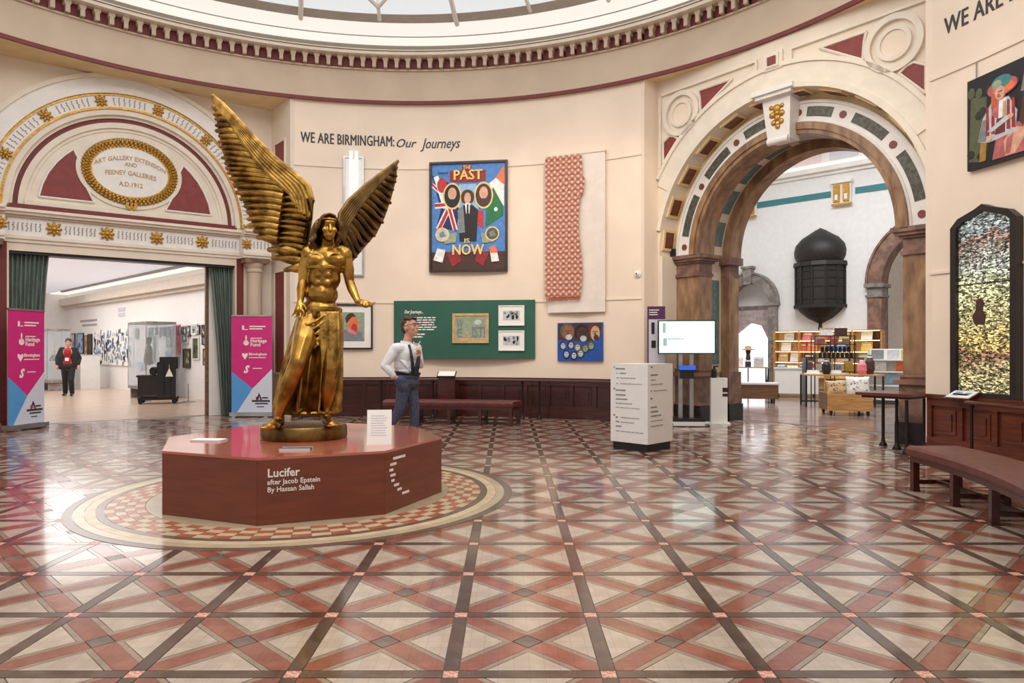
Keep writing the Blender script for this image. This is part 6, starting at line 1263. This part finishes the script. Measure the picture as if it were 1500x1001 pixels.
# shop fittings: floor positions from where their feet stand
def fl(px, py): Y = FPX*EYE/(py-510); return ((px-745)/FPX*Y, Y, 0)
def product(name, label, cat, loc, mb, mat, rz=0, cap=None, group=None):
    t = thing(name, label, cat, loc, rz, group=group); part(t, 'body', mb, mat)
    if cap: part(t, cap[0], cap[1], cap[2])
    return t
# front trolley with cushions
tr = thing('display_trolley', 'low oak trolley on castors carrying cushions in the shop', 'trolley', fl(1238, 607), rad(-12))
part(tr, 'front_panel', MB().box(-.44, .44, -.42, -.39, .1, .46), 'oak'); part(tr, 'side_panel', MB().box(.41, .44, -.39, .42, .1, .46), 'oak_dark'); part(tr, 'side_panel', MB().box(-.44, -.41, -.39, .42, .1, .46), 'oak_dark'); part(tr, 'back_panel', MB().box(-.44, .44, .42, .45, .1, .46), 'oak'); part(tr, 'deck', MB().box(-.41, .41, -.39, .42, .36, .4), 'oak_dark')
for x in (-.36, .36):
    for y in (-.34, .36): part(tr, 'castor', MB().tube([(x-.02, y, .05), (x+.02, y, .05)], .05, 10).box(x-.03, x+.03, y-.03, y+.03, .05, .1), 'plastic_black')
bx0, by0, _ = fl(1238, 607); M4 = Matrix.Translation((bx0, by0, 0)) @ Matrix.Rotation(rad(-12), 4, 'Z')
def cushion(label, x, y, z, w, h, mat, mark, tilt=-18, rz=0):
    t = thing('cushion', label, 'cushion', tuple(M4 @ Vector((x, y, z))), rad(-12+rz), group='cushions on the oak trolley'); m = Matrix.Rotation(rad(tilt), 4, 'X'); n = 14; vs = []; fs = []
    for j in range(n+1):
        for i in range(n+1):
            u, v = i/n*2-1, j/n*2-1; f = max(0, (1-u**4)*(1-v**4))**.5; pin = 1-.06*(1-abs(u*v)); vs.append((u*w/2*pin, -.085*f-.005, h/2+v*h/2*pin))
    k = len(vs); vs += [(x, -y, z) for x, y, z in vs]; w1 = n+1
    for j in range(n):
        for i in range(n): e = j*w1+i; fs += [(e, e+1, e+w1+1, e+w1), (k+e, k+e+w1, k+e+w1+1, k+e+1)]
    for l in ([j*w1 for j in range(w1)], [j*w1+n for j in range(w1)], list(range(w1)), list(range(n*w1, n*w1+w1))): fs += [(a, b, b+k, a+k) for a, b in zip(l, l[1:])]
    part(t, 'cover', shift(MB().add(vs, fs), m=m), mat, smooth=True)
    q = MB(); kk = random.Random(len(label))
    for _ in range(16): q.ell((kk.uniform(-.35, .35)*w, -.088, h*kk.uniform(.2, .8)), (w*kk.uniform(.02, .06), .004, h*kk.uniform(.015, .05)), n=6, m=4)
    part(t, 'print', shift(q, m=m), mark)
cushion('brown and yellow patterned cushion, left one on the oak trolley', -.2, -.22, .405, .42, .34, 'flat_tan', 'flat_brown', -22, 6); cushion('white cushion with black sketches, right one on the oak trolley', .2, -.24, .405, .46, .42, 'flat_white', 'flat_grey', -14, -4); cushion('pale green cushion lying behind the sketched one', .1, .1, .405, .4, .36, 'flat_sage', 'flat_white', -30, 12)
def frame_table(label, loc, rz, w, d, h, mat='oak'):
    t = thing('display_table', label, 'table', loc, rz, group='black framed shop tables'); part(t, 'top', MB().box(-w/2, w/2, -d/2, d/2, h-.03, h), mat)
    for x in (-1, 1):
        for y in (-1, 1): part(t, 'leg', MB().box(x*(w/2-.02)-.02, x*(w/2-.02)+.02, y*(d/2-.02)-.02, y*(d/2-.02)+.02, 0, h-.03), 'plastic_black')
    part(t, 'lower_rail', MB().box(-w/2+.04, w/2-.04, d/2-.04, d/2, .08, .11), 'plastic_black'); return t
ft = fl(1252, 600); frame_table('black framed table behind the cushion trolley', (ft[0]+.1, ft[1]+.9, 0), rad(-12), 1.75, .7, .78)
# tiered stand with jars
ts = thing('tiered_stand', 'black wire tiered stand stacked with jars and boxes', 'stand', (ft[0]+.35, ft[1]+1.9, 0), rad(-12))
for lv, (w, z) in enumerate(((1.4, .8), (1.3, 1.15), (1.0, 1.5), (.95, 1.72))): part(ts, 'shelf', MB().box(-w/2, w/2, -.25, .25, z, z+.02), 'plastic_black')
for x in (-.47, 0, .47):
    for y in (-.23, .23): part(ts, 'upright', MB().box(x-.012, x+.012, y-.012, y+.012, 0, 1.74), 'plastic_black')
for x in (-.68, .68): part(ts, 'upright', MB().box(x-.012, x+.012, -.24, .24, 0, 1.17), 'plastic_black')
mt = Matrix.Translation((ft[0]+.35, ft[1]+1.9, 0)) @ Matrix.Rotation(rad(-12), 4, 'Z'); jar = MB().spin([(0, 0), (.045, 0), (.045, .1), (.03, .115), (.03, .12), (0, .12)], 10); lid = MB().spin([(0, .12), (.036, .12), (.036, .14), (0, .14)], 10)
jm = {c: jar.mesh('glass_jar', c, True) for c in ('flat_black', 'flat_grey', 'flat_tan', 'flat_yellow')}; lm = lid.mesh('lid', 'flat_black')
pos = [('first', 'second', 'third', 'fourth', 'fifth', 'sixth', 'seventh', 'eighth')]
for lv, (z, n, c, nm) in enumerate(((1.17, 8, 'flat_black', 'lower'), (1.31, 7, 'flat_black', 'upper'))):
    for i in range(n):
        t = thing('jar', '%s dark jar from the left in the %s row on the tiered stand' % (pos[0][i], nm), 'jar', tuple(mt @ Vector((-.32+i*.105+.05*lv, -.14, z+.003*lv))), 0, group='dark jars on the tiered stand'); link('glass_jar', jm[c], t); link('lid', lm, t)
for i, (x, z, w, h, c, lab, nm) in enumerate(((-.55, .82, .12, .28, 'flat_grey', 'grey box at the left end of the tiered stand', 'gift_box'), (-.35, .82, .14, .24, 'flat_white', 'white gift box on the lowest tier', 'gift_box'), (-.1, .82, .2, .22, 'flat_silver', 'silver box in the middle of the lowest tier', 'gift_box'), (.15, .82, .1, .2, 'flat_lightblue', 'pale blue box on the lowest tier', 'gift_box'), (.38, .82, .18, .26, 'flat_yellow', 'yellow box on the right of the lowest tier', 'gift_box'),
                                           (-.3, 1.52, .2, .16, 'flat_pink', 'pink box under the top tier', 'gift_box'), (.05, 1.52, .16, .16, 'flat_orange', 'orange box under the top tier', 'gift_box'), (.32, 1.52, .14, .15, 'flat_tan', 'tan box under the top tier', 'gift_box'), (-.15, 1.74, .3, .2, 'flat_white', 'white box on top of the tiered stand', 'gift_box'), (.2, 1.74, .28, .24, 'flat_brown', 'brown printed box on top of the tiered stand', 'gift_box'))):
    product(nm, lab, 'box', tuple(mt @ Vector((x, 0, z))), MB().box(-w/2, w/2, -.07, .07, 0, h*.8), c, rad(-12), ('box_lid', MB().box(-w/2-.004, w/2+.004, -.074, .074, h*.8, h), 'flat_white' if c != 'flat_white' else 'flat_tan'), group='boxes on the tiered stand')
tt2 = Matrix.Translation((ft[0]+.1, ft[1]+.9, 0)) @ Matrix.Rotation(rad(-12), 4, 'Z')
for x, y, c, lab, nm in ((.45, -.1, 'flat_pink', 'pink patterned vase on the black framed table', 'vase'), (.68, .1, 'flat_brown', 'tall dark brown vase on the black framed table', 'vase'), (-.35, -.1, 'flat_black', 'small black bottle on the black framed table', 'bottle')):
    k = 1.3 if 'tall' in lab else 1; product(nm, lab, nm, tuple(tt2 @ Vector((x, y, .78))), MB().spin([(0, 0), (.07, 0), (.11, .1*k), (.1, .24*k), (.045, .32*k), (.05, .36*k), (0, .36*k)], 14), c, 0, ('neck_band', MB().spin([(.047, .3*k), (.056, .31*k), (.056, .33*k), (.047, .34*k)], 14), 'flat_white'))
for x, c, lab in ((-.6, 'flat_white', 'white tray of cards at the left of the black framed table'), (-.1, 'flat_silver', 'silver tray on the black framed table')): product('tray', lab, 'tray', tuple(tt2 @ Vector((x, .05, .78))), MB().box(-.2, .2, -.15, .15, 0, .02), c, rad(-12), ('cards', MB().box(-.15, .1, -.1, .1, .02, .09), 'paper_white'))
# shelving against the wall
sh = thing('shelving', 'wide pale wooden shelving of cards and books under the carved oriel', 'shelves', SP2((sx_of(1140)+sx_of(1268))/2+.3, .3), SRZ); WS = 3.3
part(sh, 'back_panel', MB().box(-WS/2, WS/2, .2, .24, .1, 1.95), 'pale_ply')
for z in (.95, 1.3, 1.65, 1.95): part(sh, 'shelf_light', MB().box(-WS/2+.05, WS/2-.05, -.09, -.06, z-.012, z), 'shelf_light')
for x in [-WS/2+WS*k/4 for k in range(5)]: part(sh, 'upright', MB().box(x-.02, x+.02, -.1, .2, 0, 1.97), 'oak')
for z in (.45, .95, 1.3, 1.65, 1.95): part(sh, 'shelf', MB().box(-WS/2, WS/2, -.1, .2, z, z+.025), 'oak')
bm4 = Matrix.Translation(SP2((sx_of(1140)+sx_of(1268))/2+.3, .3)) @ Matrix.Rotation(SRZ, 4, 'Z'); rr = random.Random(5)
items = [(-1.4, .975, 'flat_tan'), (-1.0, .975, 'flat_white'), (-.55, .975, 'flat_brown'), (-.1, .975, 'flat_silver'), (.5, .975, 'flat_tan'), (1.1, .975, 'flat_sage'), (-1.3, 1.325, 'flat_white'), (-.8, 1.325, 'flat_rust'), (-.45, 1.325, 'flat_orange'), (.1, 1.325, 'flat_cobalt'), (.45, 1.325, 'flat_blue'), (1.2, 1.325, 'flat_yellow'), (-1.2, 1.675, 'flat_silver'), (-.6, 1.675, 'flat_pink'), (.15, 1.675, 'flat_red'), (.55, 1.675, 'flat_tan'), (1.2, 1.675, 'flat_white')]
lv = {.975: 'lower', 1.325: 'middle', 1.675: 'top'}
names.update(flat_rust='rust', flat_orange='orange', flat_cobalt='deep blue', flat_blue='bright blue', flat_yellow='yellow', flat_red='red')
cnt = {}
for x, z, c in items:
    row = lv[z]; cnt[row] = cnt.get(row, 0)+1; o = ('first', 'second', 'third', 'fourth', 'fifth', 'sixth', 'seventh')[cnt[row]-1]
    t = thing('book', '%s %s cover from the left, %s shelf of the pale shelving' % (o, names.get(c, 'grey'), row), 'book', tuple(bm4 @ Vector((x, .02, z))), SRZ, group='books on the pale shelving'); m = Matrix.Rotation(rad(-12), 4, 'X')
    part(t, 'cover', shift(MB().box(-.16, .16, 0, .03, 0, .28), m=m), c); part(t, 'title_band', shift(MB().box(-.12, .12, -.003, 0, .17, .22), m=m), 'flat_white'); part(t, 'pages', shift(MB().box(-.155, .155, .005, .025, .28, .285), m=m), 'paper_white')
# counters further back
def counter(label, loc, rz, w, d, h, fm, sm):
    t = thing('counter', label, 'counter', loc, rz, group='shop counters'); part(t, 'front', MB().box(-w/2, w/2, -d/2, -d/2+.03, .12, h-.04), fm); part(t, 'side', MB().box(w/2-.03, w/2, -d/2+.03, d/2, .12, h-.04), sm); part(t, 'side', MB().box(-w/2, -w/2+.03, -d/2+.03, d/2, .12, h-.04), sm); part(t, 'top', MB().box(-w/2-.02, w/2+.02, -d/2-.02, d/2, h-.04, h), 'panel_grey')
    for x in (-1, 1): part(t, 'castor', MB().tube([(x*(w/2-.1)-.02, -d/2+.1, .06), (x*(w/2-.1)+.02, -d/2+.1, .06)], .06, 10), 'plastic_black'); part(t, 'castor', MB().tube([(x*(w/2-.1)-.02, d/2-.1, .06), (x*(w/2-.1)+.02, d/2-.1, .06)], .06, 10), 'plastic_black')
    return t
counter('white fronted counter with oak end in front of the shelving', fl(1166, 582), rad(-20), 1.15, .7, .85, 'plastic_white', 'oak')
counter('low dark fronted counter with oak end near the left pier', fl(1108, 590), rad(-14), 1.0, .7, .52, 'oak_dark', 'oak')
t2 = fl(1098, 584); frame_table('black framed table near the left pier', (t2[0]+.1, t2[1]+1.05, 0), rad(-14), 1.5, .6, .86)
m5 = Matrix.Translation((t2[0]+.1, t2[1]+1.05, 0)) @ Matrix.Rotation(rad(-14), 4, 'Z')
for x, w, h, c, lab in ((-.4, .3, .16, 'flat_tan', 'tan box at the left of the table near the pier'), (-.05, .22, .28, 'flat_white', 'white upright box on the table near the pier'), (.2, .16, .2, 'flat_navy', 'navy box on the table near the pier'), (.5, .26, .3, 'flat_silver', 'grey board at the right of the table near the pier')): product('gift_box', lab, 'box', tuple(m5 @ Vector((x, 0, .86))), MB().box(-w/2, w/2, -.08, .08, 0, h*.8), c, rad(-14), ('box_lid', MB().box(-w/2-.004, w/2+.004, -.084, .084, h*.8, h), 'flat_white'))
hb = thing('hat_stand', 'small bust wearing a pale flowered hat in front of the window', 'bust', (t2[0]+.55, t2[1]+1.75, 0)); part(hb, 'pole', MB().spin([(.14, 0), (.14, .02), (.02, .04), (.02, 1.1), (0, 1.1)], 10), 'plastic_black'); S = MB(); S.cap((0, 0, 1.1), .08, (0, 0, 1.22), .06); S.ell((0, 0, 1.32), (.08, .09, .11)); blob('bust', S, 'flat_brown', hb, .02, 2); part(hb, 'hat', MB().spin([(.0, 1.36), (.18, 1.35), (.2, 1.37), (.1, 1.4), (.09, 1.47), (0, 1.5)], 14), 'flat_tan', smooth=True)
mc = Matrix.Translation(fl(1166, 582)) @ Matrix.Rotation(rad(-20), 4, 'Z')
for x, w, h, c, lab in ((-.4, .2, .08, 'flat_lightblue', 'flat blue stack at the left of the white counter'), (-.1, .28, .06, 'flat_white', 'flat white stack on the white counter'), (.2, .2, .07, 'flat_teal', 'flat teal stack on the white counter'), (.45, .14, .16, 'flat_red', 'small red box at the right of the white counter')): product('card_stack', lab, 'cards', tuple(mc @ Vector((x, -.05, .85))), MB().box(-w/2, w/2, -.12, .12, 0, h*.8), c, rad(-20), ('top_card', MB().box(-w/2+.01, w/2-.01, -.11, .11, h*.8, h), 'paper_white'))
# white unit on the right
wu = thing('shelf_unit', 'white shelf unit of prints beside the right marble pier', 'shelves', fl(1308, 592), rad(-30)); part(wu, 'back', MB().box(-.55, .55, .2, .23, 0, 1.4), 'plastic_white'); part(wu, 'end_panel', MB().box(-.57, -.55, -.2, .23, 0, 1.4), 'plastic_white'); part(wu, 'end_panel', MB().box(.55, .57, -.2, .23, 0, 1.4), 'plastic_white')
for z in (.1, .45, .8, 1.1): part(wu, 'shelf', MB().box(-.55, .55, -.2, .2, z, z+.03), 'plastic_white')
mw = Matrix.Translation(fl(1308, 592)) @ Matrix.Rotation(rad(-30), 4, 'Z')
for x, z, c, lab in ((-.35, 1.13, 'flat_grey', 'grey print at the left of the white shelf unit top'), (.0, 1.13, 'flat_silver', 'silver print in the middle of the white shelf unit top'), (.32, 1.13, 'flat_tan', 'tan print at the right of the white shelf unit top'), (-.3, .83, 'flat_white', 'white print on the middle shelf of the white unit'), (.2, .83, 'flat_orange', 'orange print on the middle shelf of the white unit'), (.0, .48, 'flat_lightblue', 'pale blue print low on the white unit')): product('print', lab, 'print', tuple(mw @ Vector((x, .05, z))), MB().box(-.14, .14, -.01, .01, 0, .24), c, rad(-30), ('border', MB().box(-.15, .15, .01, .015, 0, .255), 'paper_white'))
